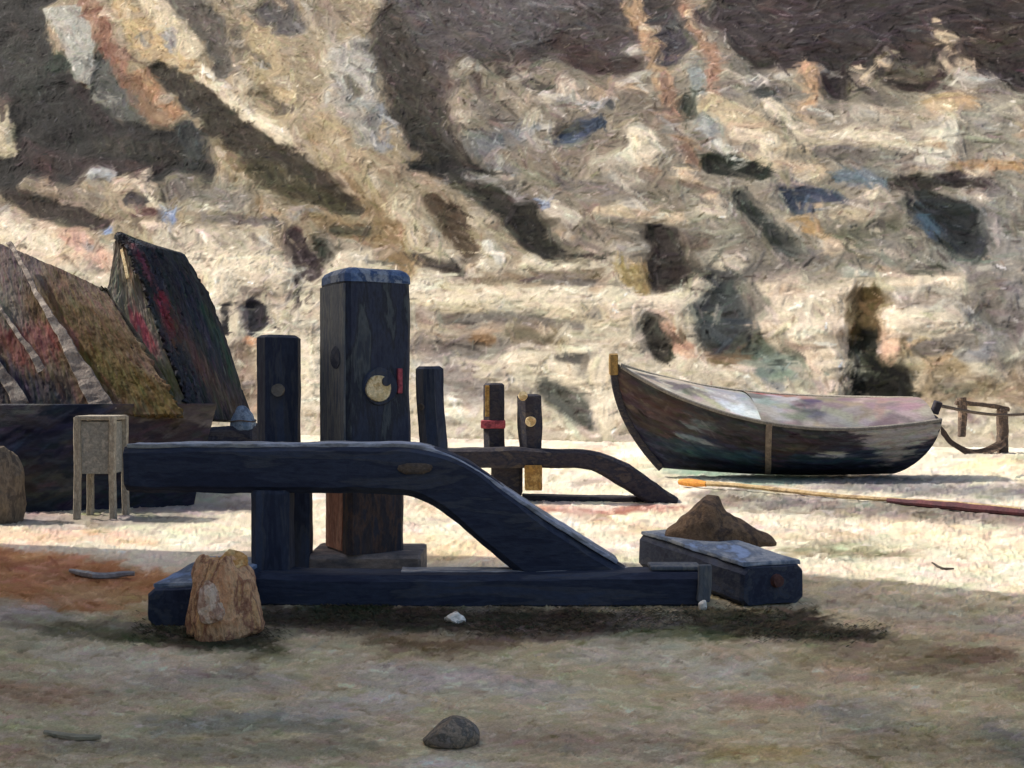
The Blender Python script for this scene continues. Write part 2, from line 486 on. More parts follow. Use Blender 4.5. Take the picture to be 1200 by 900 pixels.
S([(442, 130), (448, 170)], 12, (150, 154, 158), .9, .8)
S([(380, 150), (420, 220), (440, 260)], [24, 24, 16], (178, 158, 124), .9)
S([(398, 205), (440, 252), (470, 300)], [6, 9, 14], (154, 128, 94), .7, .9)
S([(360, 255), (440, 275), (465, 300)], [10, 14, 16], (156, 134, 98), .7)
S([(390, 268), (430, 272)], 7, (104, 98, 76), .8)
S([(470, 240), (485, 290)], [14, 14], (200, 186, 156), .8)
# the big dark gully and the upper grey-dark slope
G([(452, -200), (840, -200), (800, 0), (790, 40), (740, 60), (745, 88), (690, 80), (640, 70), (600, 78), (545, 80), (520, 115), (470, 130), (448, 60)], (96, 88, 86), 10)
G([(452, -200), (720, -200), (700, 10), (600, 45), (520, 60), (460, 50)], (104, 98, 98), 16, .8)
S([(600, 10), (610, 40)], [40, 20], (112, 108, 108), 1, .8)
S([(660, 50), (700, 78), (745, 75)], [16, 14, 12], (88, 72, 68), .8)
S([(460, 55), (478, 110), (505, 160), (535, 195)], [18, 26, 28, 22], (84, 76, 66), .6)
S([(500, 190), (540, 196), (580, 232), (615, 262), (640, 295)], [13, 17, 17, 18, 10], (70, 67, 58), .45)
S([(485, 196), (520, 196)], 8, (52, 52, 50), .7)
S([(612, 245), (630, 285)], [14, 10], (56, 55, 47), .8)
S([(575, 225), (588, 232)], 9, (60, 62, 60), .9)
S([(540, 80), (600, 95), (640, 100)], [16, 12, 10], (150, 140, 122), .8)
S([(555, 88), (560, 108)], 7, (110, 98, 90), .7)
S([(585, 82), (640, 104)], [5, 7], (96, 90, 82), .6)
S([(660, 95), (665, 108)], 10, (176, 160, 146), .8)
S([(640, 110), (700, 124), (718, 118)], [4, 5, 7], (188, 184, 178), .6)
S([(712, 120), (716, 124)], 6, (92, 94, 96), .8)
S([(560, 170), (600, 160)], [18, 14], (128, 130, 132), .9, .9)
S([(590, 165), (604, 170)], [11, 9], (98, 104, 112), .8)
S([(665, 162), (685, 148), (702, 143)], [10, 12, 8], (94, 104, 116), .6)
S([(545, 110), (540, 150)], [14, 10], (160, 148, 128), .9)
S([(575, 195), (600, 200)], 9, (140, 146, 152), .9)
S([(600, 180), (700, 205)], [22, 22], (142, 130, 114), 1, .7)
S([(745, 150), (758, 180), (720, 190)], [12, 18, 14], (204, 196, 174), .6)
S([(700, 190), (730, 210)], [16, 18], (184, 172, 152), .9)
S([(640, 240), (670, 255)], [8, 12], (198, 186, 166), .6)
S([(626, 236), (638, 240)], 5, (140, 150, 170), .6)
S([(700, 248), (760, 250), (800, 256)], [8, 10, 8], (206, 186, 156), .6)
S([(545, 215), (600, 270)], [22, 20], (164, 150, 124), .9)
S([(508, 235), (530, 265), (548, 295)], [9, 14, 12], (118, 98, 76), .7)
S([(560, 265), (590, 290), (600, 300)], [14, 16, 12], (170, 156, 128), .8)
S([(570, 285), (585, 302)], 6, (206, 200, 186), .6)
S([(500, 260), (520, 300)], 8, (186, 174, 150), .8)
# two pale ochre streaks
S([(732, -20), (750, 25), (766, 60), (780, 100), (792, 150), (812, 192)], [10, 10, 11, 9, 8, 8], (192, 160, 126), .5)
S([(778, 90), (790, 150), (812, 190)], [5, 6, 6], (158, 128, 108), .7)
S([(796, -20), (808, 22), (820, 45), (834, 70), (838, 120), (842, 140)], [9, 10, 8, 10, 8, 6], (178, 142, 118), .5)
S([(806, 15), (816, 30)], 5, (226, 196, 156), .5)
S([(775, 20), (795, 50), (780, 70)], [16, 16, 10], (88, 84, 86), .7)
S([(812, 70), (820, 110), (830, 150), (845, 172)], [9, 8, 9, 10], (156, 162, 158), .7)
S([(803, 115), (806, 135)], 7, (80, 86, 76), .7)
S([(842, 165), (848, 178)], 7, (206, 206, 196), .5)
# dark brow, upper right
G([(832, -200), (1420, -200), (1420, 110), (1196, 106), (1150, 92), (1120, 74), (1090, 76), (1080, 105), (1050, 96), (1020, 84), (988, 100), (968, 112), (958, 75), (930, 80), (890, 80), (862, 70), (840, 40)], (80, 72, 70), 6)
S([(850, 20), (960, 30), (1100, 10)], [30, 30, 26], (86, 78, 80), 1, .8)
S([(1130, 70), (1180, 40)], [18, 24], (92, 80, 72), 1, .8)
S([(970, 60), (985, 108)], [14, 12], (70, 62, 62), .6)
S([(865, 75), (890, 90)], [12, 14], (128, 122, 112), .9)
S([(872, 95), (890, 96)], [7, 8], (198, 192, 178), .5)
S([(890, 108), (905, 118)], 9, (98, 98, 96), .8)
S([(944, 75), (950, 100), (946, 124)], [6, 9, 11], (208, 168, 128), .5)
S([(950, 128), (972, 136)], 5, (206, 204, 190), .6)
for x, y, r in ((1035, 70, 9), (1020, 82, 7), (1005, 78, 6), (1097, 23, 5), (1110, 42, 9), (1102, 40, 7), (1113, 57, 5), (1040, 58, 5), (1128, 74, 9), (1062, 80, 5)):
    S([(x, y), (x + r * .6, y + r * .3)], r, (206, 184, 154), .5)
S([(1106, 68), (1112, 82)], [4, 5], (196, 178, 150), .6)
S([(1060, 86), (1080, 90)], [16, 12], (112, 104, 88), .9)
S([(1040, 92), (1065, 102), (1090, 103), (1104, 88)], [5, 6, 6, 4], (66, 55, 51), .6)
S([(1010, 105), (1050, 118)], [16, 16], (150, 140, 120), .9)
# right middle
S([(835, 122), (870, 140), (900, 165), (970, 172)], [14, 22, 16, 12], (200, 182, 148), .6)
S([(858, 152), (890, 162)], [9, 9], (216, 188, 156), .5)
S([(900, 128), (940, 140)], 12, (186, 176, 156), .8)
S([(930, 160), (1050, 165)], [12, 14], (196, 184, 158), .8)
S([(880, 185), (960, 200)], [10, 12], (206, 186, 156), .7)
S([(960, 175), (1050, 185)], [10, 9], (146, 140, 132), .9)
S([(1088, 145), (1100, 190)], [20, 18], (208, 202, 180), .6)
S([(1112, 140), (1114, 190)], 6, (216, 210, 190), .5)
S([(1120, 115), (1170, 150), (1200, 190)], [22, 30, 30], (166, 160, 144), 1)
S([(1095, 125), (1130, 118)], [12, 12], (196, 168, 128), .8)
S([(1120, 194), (1195, 194)], [7, 9], (192, 156, 116), .7)
S([(1050, 130), (1085, 140)], [16, 14], (182, 170, 146), .9)
S([(838, 192), (862, 196), (890, 202)], [12, 15, 8], (64, 68, 58), .5)
S([(800, 202), (822, 222), (840, 234)], [6, 8, 6], (212, 186, 158), .5)
S([(820, 245), (845, 248)], 8, (206, 194, 170), .6)
S([(925, 222), (950, 228), (980, 232)], [10, 12, 8], (74, 86, 102), .6)
S([(930, 230), (936, 240)], 9, (66, 76, 92), .6)
S([(985, 208), (1030, 210)], [9, 10], (122, 136, 144), .7)
S([(920, 210), (960, 214)], 6, (206, 190, 160), .6)
S([(960, 245), (1010, 252)], [10, 12], (192, 176, 148), .7)
S([(866, 228), (890, 255), (918, 285), (938, 302)], [6, 9, 10, 6], (84, 88, 84), .5)
S([(868, 230), (885, 246)], 5, (104, 124, 140), .6)
S([(925, 252), (950, 268), (975, 284)], [5, 9, 6], (198, 164, 112), .5)
S([(968, 290), (985, 285)], 9, (214, 198, 164), .6)
S([(1010, 275), (1050, 265)], [16, 12], (122, 120, 102), .9)
S([(1060, 215), (1090, 212), (1130, 210), (1150, 218)], [8, 10, 10, 8], (88, 78, 72), .6)
S([(1080, 235), (1110, 255), (1132, 280)], [16, 30, 22], (72, 75, 75), .45)
S([(1080, 258), (1092, 268)], [7, 6], (90, 108, 124), .6)
S([(1040, 290), (1160, 310)], [16, 16], (146, 142, 130), 1)
S([(1170, 230), (1180, 300)], [20, 24], (150, 146, 138), 1)
# right, lower
S([(560, 330), (700, 325)], [8, 8], (152, 138, 112), .8)
S([(740, 325), (745, 335)], [16, 12], (176, 154, 104), .7)
S([(776, 285), (785, 315), (775, 325)], [18, 22, 16], (84, 75, 68), .5)
S([(765, 275), (820, 285)], [10, 12], (132, 122, 108), .9)
S([(840, 305), (870, 318)], [10, 10], (206, 196, 172), .7)
S([(560, 340), (740, 345)], [6, 7], (212, 200, 174), .6)
S([(610, 328), (700, 332)], [4, 5], (104, 96, 86), .7)
S([(836, 335), (850, 350), (852, 385)], [16, 34, 26], (90, 94, 92), .6)
S([(868, 345), (880, 365)], [18, 14], (120, 116, 104), .8)
S([(800, 345), (828, 330)], [12, 9], (214, 202, 178), .6)
S([(758, 378), (766, 395), (775, 415)], [9, 13, 9], (84, 80, 70), .6)
S([(772, 368), (790, 395), (806, 412)], [6, 9, 8], (204, 166, 138), .6)
S([(830, 390), (880, 410), (840, 415)], [12, 18, 14], (126, 102, 76), .8)
S([(870, 405), (900, 415)], 12, (110, 118, 104), .8)
S([(895, 432), (935, 430)], [14, 18], (136, 150, 138), .7)
S([(920, 350), (960, 400), (980, 440)], [30, 40, 34], (214, 196, 172), .9)
S([(960, 415), (968, 430)], 12, (206, 168, 134), .8)
S([(1010, 395), (1012, 410)], 8, (206, 150, 106), .7)
S([(985, 330), (1140, 330)], [5, 7], (222, 200, 168), .6)
S([(1060, 365), (1140, 375)], [26, 30], (194, 186, 174), .8)
S([(1150, 400), (1200, 360)], [24, 30], (142, 138, 134), .9)
S([(1100, 420), (1150, 410)], 12, (150, 150, 150), .9)
S([(1075, 425), (1110, 430)], [20, 22], (178, 158, 120), .8)
S([(1070, 460), (1200, 458)], [20, 22], (168, 150, 122), .9)
S([(1020, 358), (1018, 395)], [14, 18], (116, 97, 64), .5)
S([(1018, 410), (1020, 470)], [16, 22], (54, 54, 44), .5)
S([(1055, 440), (1056, 475)], [11, 14], (48, 48, 42), .5)
S([(1055, 380), (1060, 400)], 7, (140, 116, 86), .7)
S([(1044, 385), (1042, 425)], [8, 8], (212, 178, 146), .6)
# centre, lower
S([(480, 350), (640, 365), (740, 370)], [12, 14, 14], (208, 194, 162), .8)
S([(490, 375), (560, 385), (640, 380)], [9, 10, 9], (176, 158, 136), .9)
S([(490, 405), (580, 410)], [12, 14], (166, 150, 136), .9)
S([(560, 398), (580, 402)], 9, (150, 120, 88), .8)
S([(600, 390), (650, 400)], [10, 9], (136, 124, 100), .8)
S([(500, 430), (560, 460)], [18, 20], (164, 154, 144), .9)
S([(500, 472), (550, 480)], [10, 10], (214, 208, 194), .7)
S([(590, 420), (680, 450)], [20, 26], (212, 202, 174), .9)
S([(655, 420), (700, 420)], [5, 6], (110, 106, 98), .7)
S([(640, 455), (670, 475), (690, 495)], [12, 16, 8], (120, 120, 108), .7)
S([(655, 450), (664, 444)], 5, (104, 100, 60), .7)
S([(700, 430), (712, 490)], [14, 12], (220, 206, 178), .9)
S([(480, 300), (540, 320)], [7, 9], (100, 90, 80), .8)
S([(520, 335), (600, 345)], 7, (216, 200, 170), .7)
# left, lower terrace
S([(0, 262), (60, 288), (115, 300)], [18, 22, 16], (214, 190, 160), .7)
S([(80, 275), (125, 310)], [10, 12], (214, 168, 148), .9, .8)
S([(5, 222), (40, 240), (90, 255), (122, 262)], [6, 12, 11, 6], (80, 66, 56), .6)
S([(30, 218), (110, 238)], [12, 14], (142, 128, 110), .9)
S([(140, 214), (165, 208), (175, 222)], [10, 13, 8], (208, 190, 164), .6)
S([(105, 202), (132, 206)], [6, 7], (178, 178, 176), .7)
S([(152, 234), (166, 236)], 8, (92, 84, 84), .8)
S([(158, 250), (185, 248)], 6, (108, 72, 72), .8)
S([(192, 245), (198, 256)], [7, 8], (122, 144, 178), .5)
S([(120, 268), (128, 270)], 6, (128, 146, 180), .6)
S([(168, 262), (190, 266)], 6, (222, 198, 172), .5)
S([(200, 218), (280, 235)], [18, 22], (134, 124, 104), .9)
S([(225, 240), (285, 248)], [8, 8], (180, 170, 146), .7)
S([(240, 255), (330, 262)], [6, 7], (112, 100, 86), .8)
S([(190, 280), (300, 285)], [18, 20], (196, 184, 160), .9)
S([(215, 300), (330, 320)], [14, 16], (218, 204, 176), .8)
S([(345, 275), (350, 300), (365, 318)], [10, 14, 12], (90, 76, 74), .6)
S([(372, 285), (380, 300)], 8, (92, 92, 80), .7)
S([(345, 325), (348, 362)], 2.4, (90, 80, 76), .6)
S([(285, 340), (335, 352)], [5, 5], (150, 138, 124), .8)
S([(265, 365), (265, 385)], 5, (38, 38, 46), .5)
S([(296, 362), (300, 382)], [12, 14], (62, 60, 68), .5)
S([(250, 300), (260, 420)], [14, 20], (212, 200, 174), .9)
S([(345, 390), (360, 480)], [16, 20], (218, 208, 184), .9)
S([(285, 410), (292, 470)], [12, 14], (160, 140, 120), .9)
S([(290, 398), (300, 402)], 6, (214, 160, 118), .6)
S([(460, 270), (478, 320)], [12, 10], (154, 130, 94), .7)

# broken runs of chalk, clay and lichen
_r = random.Random(5)
for _ in range(620):
    px, py = _r.uniform(-20, 1220), _r.uniform(-10, 500)
    c = P.img[tuple(int(np.clip(q, 0, m - 1)) for q, m in zip(cp(px, py)[::-1], (CHh, CW)))]
    m = c.mean()
    if m < 112:
        col = c + np.array(_r.choice([(14, 10, 6), (-12, -12, -10), (10, 12, 14), (18, 6, 4)]))
    else:
        col = _r.choice([(220, 206, 180), (214, 200, 176), (142, 135, 126), (198, 170, 138), (146, 150, 152), (206, 202, 190), (118, 110, 98), (176, 160, 140), (186, 176, 160)])
    L = _r.uniform(6, 26); a = _r.gauss(.2 if px > 520 or py > 250 else .8, .4)
    S([(px, py), (px + L * math.cos(a), py + L * math.sin(a))], [_r.uniform(2.5, 9), _r.uniform(2, 7)], col, .9, _r.uniform(.3, .75), .8)

# the gully again over its pale banks, then the smaller earth and chalk marks that give the face its structure
S([(455, 20), (462, 60), (478, 105), (500, 150), (525, 190)], [20, 26, 28, 28, 22], (86, 79, 72), .85)
S([(490, 150), (510, 185), (545, 200), (580, 230), (612, 262), (640, 290), (668, 300)], [16, 20, 18, 18, 19, 14, 7], (68, 65, 57), .80)
S([(484, 196), (530, 198)], [7, 9], (50, 50, 48), .90)
S([(600, 245), (622, 278), (645, 296)], [9, 14, 8], (54, 53, 46), .85)
S([(182, 78), (225, 108), (268, 148), (325, 188), (372, 220), (418, 246)], [10, 17, 21, 21, 18, 7], (76, 68, 54), .80)
S([(300, 195), (345, 222), (395, 240)], [12, 16, 9], (88, 82, 56), .85)
S([(505, 232), (528, 262), (550, 296)], [9, 14, 11], (104, 88, 70), .85)
S([(545, 205), (590, 215), (610, 235)], [5, 6, 5], (150, 146, 140), .90)
S([(775, 280), (788, 312), (772, 328)], [20, 25, 16], (74, 67, 62), .80)
S([(738, 318), (748, 335)], [14, 13], (180, 156, 104), .85)
S([(835, 332), (850, 352), (838, 385), (862, 372)], [16, 32, 24, 20], (80, 86, 86), .80)
S([(872, 330), (885, 358)], [10, 16], (128, 124, 112), .85)
S([(1086, 238), (1112, 252), (1136, 282)], [16, 30, 20], (64, 68, 70), .75)
S([(1084, 256), (1096, 272)], [9, 7], (86, 106, 124), .85)
S([(1050, 216), (1090, 210), (1150, 216)], [7, 11, 8], (78, 70, 66), .85)
S([(838, 190), (862, 196), (892, 202)], [12, 15, 8], (54, 60, 52), .80)
S([(865, 226), (890, 256), (920, 288), (940, 306)], [7, 10, 11, 6], (78, 82, 78), .80)
S([(760, 378), (768, 398), (778, 416)], [9, 13, 8], (76, 72, 64), .85)
S([(1018, 350), (1018, 398)], [16, 19], (110, 92, 60), .80)
S([(1018, 408), (1020, 480)], [18, 24], (48, 48, 40), .80)
S([(1054, 438), (1056, 480)], [12, 16], (44, 44, 38), .80)
S([(1044, 372), (1042, 420)], [9, 8], (222, 190, 158), .80)
S([(640, 455), (672, 478), (692, 496)], [12, 16, 8], (104, 104, 94), .85)
for pts, r in (([(480, 345), (560, 350), (640, 352), (735, 348)], 7), ([(720, 362), (760, 356), (800, 350), (826, 334)], 9), ([(900, 120), (930, 150)], 8), ([(860, 155), (905, 165)], 10), ([(985, 332), (1060, 328), (1130, 333)], 5),
               ([(215, 305), (300, 312), (340, 318)], 10), ([(350, 400), (362, 470)], 15), ([(250, 320), (255, 400)], 10), ([(0, 265), (60, 290)], 12), ([(700, 430), (706, 490)], 10), ([(600, 420), (660, 440)], 12),
               ([(1000, 160), (1060, 172)], 8), ([(1060, 375), (1110, 385)], 18), ([(930, 370), (970, 420)], 22), ([(745, 155), (760, 185)], 12), ([(235, 85), (290, 135), (335, 163)], 8), ([(500, 475), (545, 482)], 7)):
    S(pts, r, (226, 212, 184), .6, .9, .7)
for pts, r in (([(520, 375), (600, 372), (680, 384)], 6), ([(490, 402), (560, 412), (600, 406)], 8), ([(880, 320), (960, 300)], 9), ([(650, 215), (720, 222)], 8), ([(960, 178), (1060, 186)], 7), ([(1150, 330), (1190, 400)], 16),
               ([(1080, 410), (1140, 398)], 9), ([(620, 328), (700, 334)], 4), ([(240, 256), (330, 264)], 5), ([(560, 120), (600, 140)], 10), ([(900, 100), (940, 112)], 8), ([(1010, 110), (1060, 124)], 10), ([(200, 222), (280, 236)], 10)):
    S(pts, r, (132, 125, 116), .7, .8, .7)
S([(265, 362), (265, 388)], 6, (36, 36, 44), .4)
S([(292, 364), (300, 370), (301, 386)], [11, 14, 10], (54, 52, 60), .4)
S([(342, 275), (352, 298), (366, 318)], [9, 13, 11], (82, 68, 68), .5)
S([(372, 285), (382, 300)], 8, (88, 88, 76), .6)
S([(346, 325), (349, 362)], 2.6, (84, 74, 72), .5)
S([(2, 222), (40, 240), (90, 254), (124, 264)], [6, 12, 11, 6], (72, 60, 52), .5)
S([(660, 165), (685, 148), (704, 142)], [9, 11, 7], (82, 96, 116), .5)
S([(925, 224), (950, 228), (978, 231)], [9, 11, 7], (76, 88, 106), .5)
# thin creases, ledges and loosened edges
for _ in range(520):
    px, py = _r.uniform(-20, 1220), _r.uniform(-10, 500)
    diag = py < 300 and (px < 520 or _r.random() < .45)
    a = _r.gauss(.72, .22) if diag else _r.gauss(.02, .14)
    L = _r.uniform(10, 46) if diag else _r.uniform(14, 60)
    c = P.img[tuple(int(np.clip(q, 0, m - 1)) for q, m in zip(cp(px, py)[::-1], (CHh, CW)))]
    k = _r.choice([.62, .72, .8, 1.14, 1.22]) if c.mean() > 112 else _r.choice([.7, .8, 1.2, 1.35])
    w_ = _r.uniform(1.0, 2.8)
    S([(px, py), (px + L * .5 * math.cos(a), py + L * .5 * math.sin(a) + _r.uniform(-2, 2)), (px + L * math.cos(a), py + L * math.sin(a))], [w_ * .6, w_, w_ * .4], np.clip(c * k, 20, 236), .5, .8, .6)

base_c = P.img.copy()


_l = P.blur(base_c.mean(-1), 4)
_gy, _gx = np.gradient(_l)
_gm = np.hypot(_gx, _gy); _ga = np.arctan2(_gy, _gx) + math.pi / 2


def cang(x, y):
    j, i = min(CHh - 1, int(y)), min(CW - 1, int(x))
    if _gm[j, i] > .9: return _ga[j, i]
    Z = y * cs; X = cx0 + x * cs
    if Z < 5.5: return P.rag[min(CHh - 1, int(y)), min(CW - 1, int(x))] * .8
    if X < 2: return -.75 + .6 * P.rag[min(CHh - 1, int(y)), min(CW - 1, int(x))]
    return -.25 + 1.2 * P.rag[min(CHh - 1, int(y)), min(CW - 1, int(x))]


P.brush(5200, 24, 6.5, cang, jit=8, warm=3, alpha=.55, angj=.2)
P.brush(9000, 16, 3.8, cang, jit=10, warm=3.5, alpha=.7, angj=.3, src=P.img * .2 + base_c * .8)
P.brush(9000, 10, 2.2, cang, jit=16, warm=3, alpha=.7, angj=.35, src=P.img * .4 + base_c * .6)
P.brush(16000, 6, 1.6, cang, jit=24, warm=3, alpha=.75, angj=.6)

lum = P.blur(base_c.mean(-1), 7)
broad = vnoise(CHh, CW, 110, 21, 4)
mid = vnoise(CHh, CW, 26, 22, 4)
ledge = vnoise(CHh, CW, 16, 23, 3, ax=5.0)
xx, zz = np.meshgrid(cx0 + np.arange(CW) * cs, cz0 + np.arange(CHh) * cs)
low = np.clip(1 - zz / 6.5, 0, 1)
# pale chalk stands proud, earth and scrub gullies lie back; ledges towards the foot
relief = -(lum - 150) / 110 * .26 + broad * .35 + mid * .08 + ledge * .22 * (.3 + low) - P.hgt * .05
YY = CY - CK * xx + CM * zz + relief
CLIFF_GAIN = 1.22
def mirror(i, n):
    i = np.abs(i) % (2 * n - 2)
    return np.where(i >= n, 2 * n - 2 - i, i)


# the modelled face runs on, more coarsely, to both sides and upwards
ext = np.cumsum(np.geomspace(1.2, 16, 90)).astype(int)
ci = np.concatenate([-ext[::-1], np.arange(CW), CW - 1 + ext])
ri = np.concatenate([np.arange(CHh), CHh - 1 + ext])
mi, mj = mirror(ri, CHh)[:, None], mirror(ci, CW)[None, :]
X2 = np.repeat((cx0 + ci * cs)[None, :], len(ri), 0); Z2 = np.repeat((cz0 + ri * cs)[:, None], len(ci), 1)
Y2 = CY - CK * X2 + CM * Z2 + relief[mi, mj]
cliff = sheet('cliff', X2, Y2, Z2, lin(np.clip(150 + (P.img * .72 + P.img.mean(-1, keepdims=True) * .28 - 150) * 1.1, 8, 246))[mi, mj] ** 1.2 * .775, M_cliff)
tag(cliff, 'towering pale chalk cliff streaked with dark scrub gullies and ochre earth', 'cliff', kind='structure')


def cliff_at(px, py, out=0.0):
    X, Z, Y = on_cliff(px, py)
    i = int(np.clip((X - cx0) / cs, 0, CW - 1)); j = int(np.clip((Z - cz0) / cs, 0, CHh - 1))
    return Vector((X, float(YY[j, i]) - out, Z))


# ------------------------------------------------------------------ beach
GY0, GY1 = 498.0, 1010.0        # rows of the finely modelled part, as eye angles
gs = 1.7
GR, GC = int((GY1 - GY0) / gs), int(1260 / gs)
Gp = Paint(GR, GC, (217, 209, 191), seed=11)


def gp(px, py): return ((px + 30) / gs, (py - GY0) / gs)


def T(pts, r, col, soft=.6, alpha=1., rag=.5, flat=2.2):
    """Band of pigment on the beach; r is its half height in photo rows."""
    rr = r if isinstance(r, (list, tuple)) else [r] * len(pts)
    Gp.stroke([gp(*p) for p in pts], [q / gs for q in rr], col, soft, alpha, rag)


def TG(pts, col, soft=6, alpha=1., rag=6):
    Gp.poly([gp(*p) for p in pts], col, soft / gs, alpha, rag / gs)


# foreground shade partly painted as a darker, warmer shingle tone; dry pale shingle beyond
TG([(-60, 690), (200, 672), (560, 668), (940, 668), (1080, 690), (1300, 705), (1300, 1100), (-60, 1100)], (206, 190, 156), 16, 1, 8)
TG([(-60, 640), (60, 646), (150, 664), (205, 672), (215, 700), (120, 712), (-60, 726)], (194, 138, 94), 8, 1, 7)
T([(-40, 650), (60, 664), (150, 680)], [8, 10, 8], (164, 112, 78), .9, .8)
T([(60, 690), (170, 700)], [8, 8], (196, 156, 116), 1, .8)
T([(-40, 715), (60, 722)], [16, 16], (178, 164, 148), 1)
T([(60, 735), (160, 738), (330, 755), (300, 765)], [9, 12, 12, 8], (96, 94, 70), .9, .85)  # shade and weed tones under the capstan, painted into the shingle
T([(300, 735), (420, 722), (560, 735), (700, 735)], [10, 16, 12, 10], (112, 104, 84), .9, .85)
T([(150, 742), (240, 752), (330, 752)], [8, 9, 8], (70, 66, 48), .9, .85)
T([(300, 724), (420, 722), (620, 726), (820, 726), (940, 724)], [12, 15, 14, 13, 12], (62, 55, 45), 1, .95)  # contact shade below the base beam, painted dark
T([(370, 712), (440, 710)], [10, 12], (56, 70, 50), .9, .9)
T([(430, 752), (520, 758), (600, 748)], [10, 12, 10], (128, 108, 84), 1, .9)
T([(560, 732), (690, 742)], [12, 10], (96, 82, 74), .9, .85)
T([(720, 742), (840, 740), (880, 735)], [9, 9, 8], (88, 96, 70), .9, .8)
T([(860, 730), (940, 740), (1050, 750)], [12, 11, 7], (62, 54, 44), 1, .9)  # capstan's cast shadow at the right, painted in
T([(720, 722), (790, 722)], [9, 8], (160, 154, 138), 1, .6)
T([(980, 700), (1100, 715), (1200, 735)], [14, 18, 18], (178, 168, 148), 1, .9)
T([(950, 770), (1100, 770), (1200, 790)], [16, 22, 26], (160, 144, 116), 1, .9)
T([(1090, 770), (1150, 765)], [14, 12], (126, 108, 84), 1, .8)
T([(680, 760), (800, 770), (900, 800)], [14, 22, 18], (202, 192, 170), 1, .9)
T([(60, 770), (200, 780), (330, 800)], [14, 16, 14], (218, 202, 176), 1, .8)
T([(180, 800), (260, 790), (340, 800)], [12, 12, 10], (180, 168, 148), 1, .8)
T([(-30, 805), (60, 812), (120, 815)], [12, 14, 9], (182, 146, 116), 1, .8)
T([(430, 790), (560, 800), (680, 815)], [16, 18, 16], (206, 196, 180), 1, .9)
T([(350, 830), (480, 820)], [14, 12], (208, 194, 180), 1, .8)
T([(180, 850), (300, 842), (420, 850)], [12, 14, 10], (162, 156, 138), 1, .9)
T([(290, 838), (340, 832)], [6, 6], (164, 162, 154), .8, .8)
T([(60, 872), (300, 880), (420, 870)], [10, 12, 9], (168, 158, 132), 1, .9)
T([(-30, 880), (40, 890)], [16, 14], (190, 160, 128), 1, .8)
T([(540, 860), (700, 870), (800, 880)], [16, 16, 16], (176, 160, 136), 1, .9)
T([(860, 822), (940, 824)], [8, 7], (204, 164, 144), 1, .8)
T([(970, 785), (1010, 790)], [12, 10], (200, 168, 140), 1, .8)
T([(830, 880), (940, 885)], [10, 10], (198, 174, 120), 1, .8)
T([(980, 830), (1040, 840)], [14, 14], (172, 166, 152), 1, .8)
T([(1000, 870), (1200, 870)], [22, 30], (164, 150, 122), 1, .9)
T([(1160, 850), (1200, 880)], [16, 18], (128, 126, 116), 1, .8)
T([(470, 890), (560, 895)], [8, 8], (222, 212, 198), 1, .8)
# dry shingle: warm and bluish runs, boat and hut shadows painted in
T([(-30, 628), (100, 624), (180, 636)], [7, 8, 6], (222, 190, 160), 1, .8)
T([(260, 600), (420, 625)], [18, 22], (224, 214, 192), 1, .8)
T([(480, 640), (600, 650)], [14, 16], (226, 206, 168), 1, .8)
T([(620, 595), (720, 597), (800, 594)], [2.5, 3, 2.5], (150, 84, 76), .9, .85)
T([(560, 508), (700, 515)], [8, 9], (210, 200, 188), 1, .8)
T([(660, 530), (760, 545)], [7, 9], (222, 190, 160), 1, .7)
T([(770, 548), (880, 557), (960, 562)], [6, 7, 6], (128, 156, 142), 1, .85)  # teal shade under the boat, painted in
T([(810, 582), (950, 594), (1220, 610)], [8, 10, 11], (132, 125, 116), .9, .9)  # grey shade before the boat, put into the shingle colour
T([(930, 645), (1010, 645), (1050, 650)], [8, 7, 4], (142, 134, 110), .8, .9)
T([(960, 566), (1220, 576)], [8, 10], (128, 128, 128), .9, .85)  # boat shadow running right, painted grey
T([(1020, 615), (1180, 635)], [9, 12], (228, 210, 184), 1, .8)
T([(1110, 545), (1200, 545)], [7, 8], (226, 204, 168), 1, .8)
T([(0, 608), (120, 612), (220, 600)], [7, 8, 8], (158, 152, 142), 1, .9)  # hut shadow painted along its foot
for pts, r, c in (([(480, 512), (560, 516)], 6, (176, 168, 158)), ([(640, 508), (720, 512)], 5, (150, 146, 136)), ([(560, 530), (600, 540)], 6, (150, 146, 138)), ([(690, 560), (790, 566)], 4, (170, 160, 148)),
                  ([(700, 610), (790, 622)], 5, (196, 176, 150)), ([(500, 600), (590, 606)], 4, (206, 190, 162)), ([(1080, 532), (1220, 536)], 4, (168, 160, 146)), ([(0, 605), (150, 606), (290, 590)], 8, (140, 135, 128)),  # last run here deepens the painted hut shadow
                  ([(900, 625), (1000, 630)], 5, (204, 188, 162)), ([(1060, 655), (1160, 662)], 5, (212, 196, 170))):
    T(pts, r, c, 1, .8)
T([(840, 578), (960, 588), (1220, 606)], [5, 7, 8], (118, 112, 106), .9, .8)  # both painted boat shadow bands again, darker
T([(975, 566), (1220, 574)], [6, 8], (126, 126, 126), .9, .8)
T([(930, 643), (1000, 643), (1040, 647)], [7, 6, 3], (134, 126, 104), .8, .9)
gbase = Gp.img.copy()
Gp.brush(1300, 52, 7, 0.0, jit=10, warm=4, alpha=.75, angj=.12)
Gp.brush(4200, 26, 3.6, 0.0, jit=11, warm=4, alpha=.7, angj=.18, src=Gp.img * .4 + gbase * .6)
Gp.brush(5000, 13, 2.2, 0.0, jit=17, warm=4, alpha=.7, angj=.25)
Gp.brush(14000, 8, 1.5, 0.0, jit=19, warm=3, alpha=.7, angj=.3)

fine_y = GY0 + (np.arange(GR)) * gs
Yr = F * H / (fine_y - 450)                     # far -> near
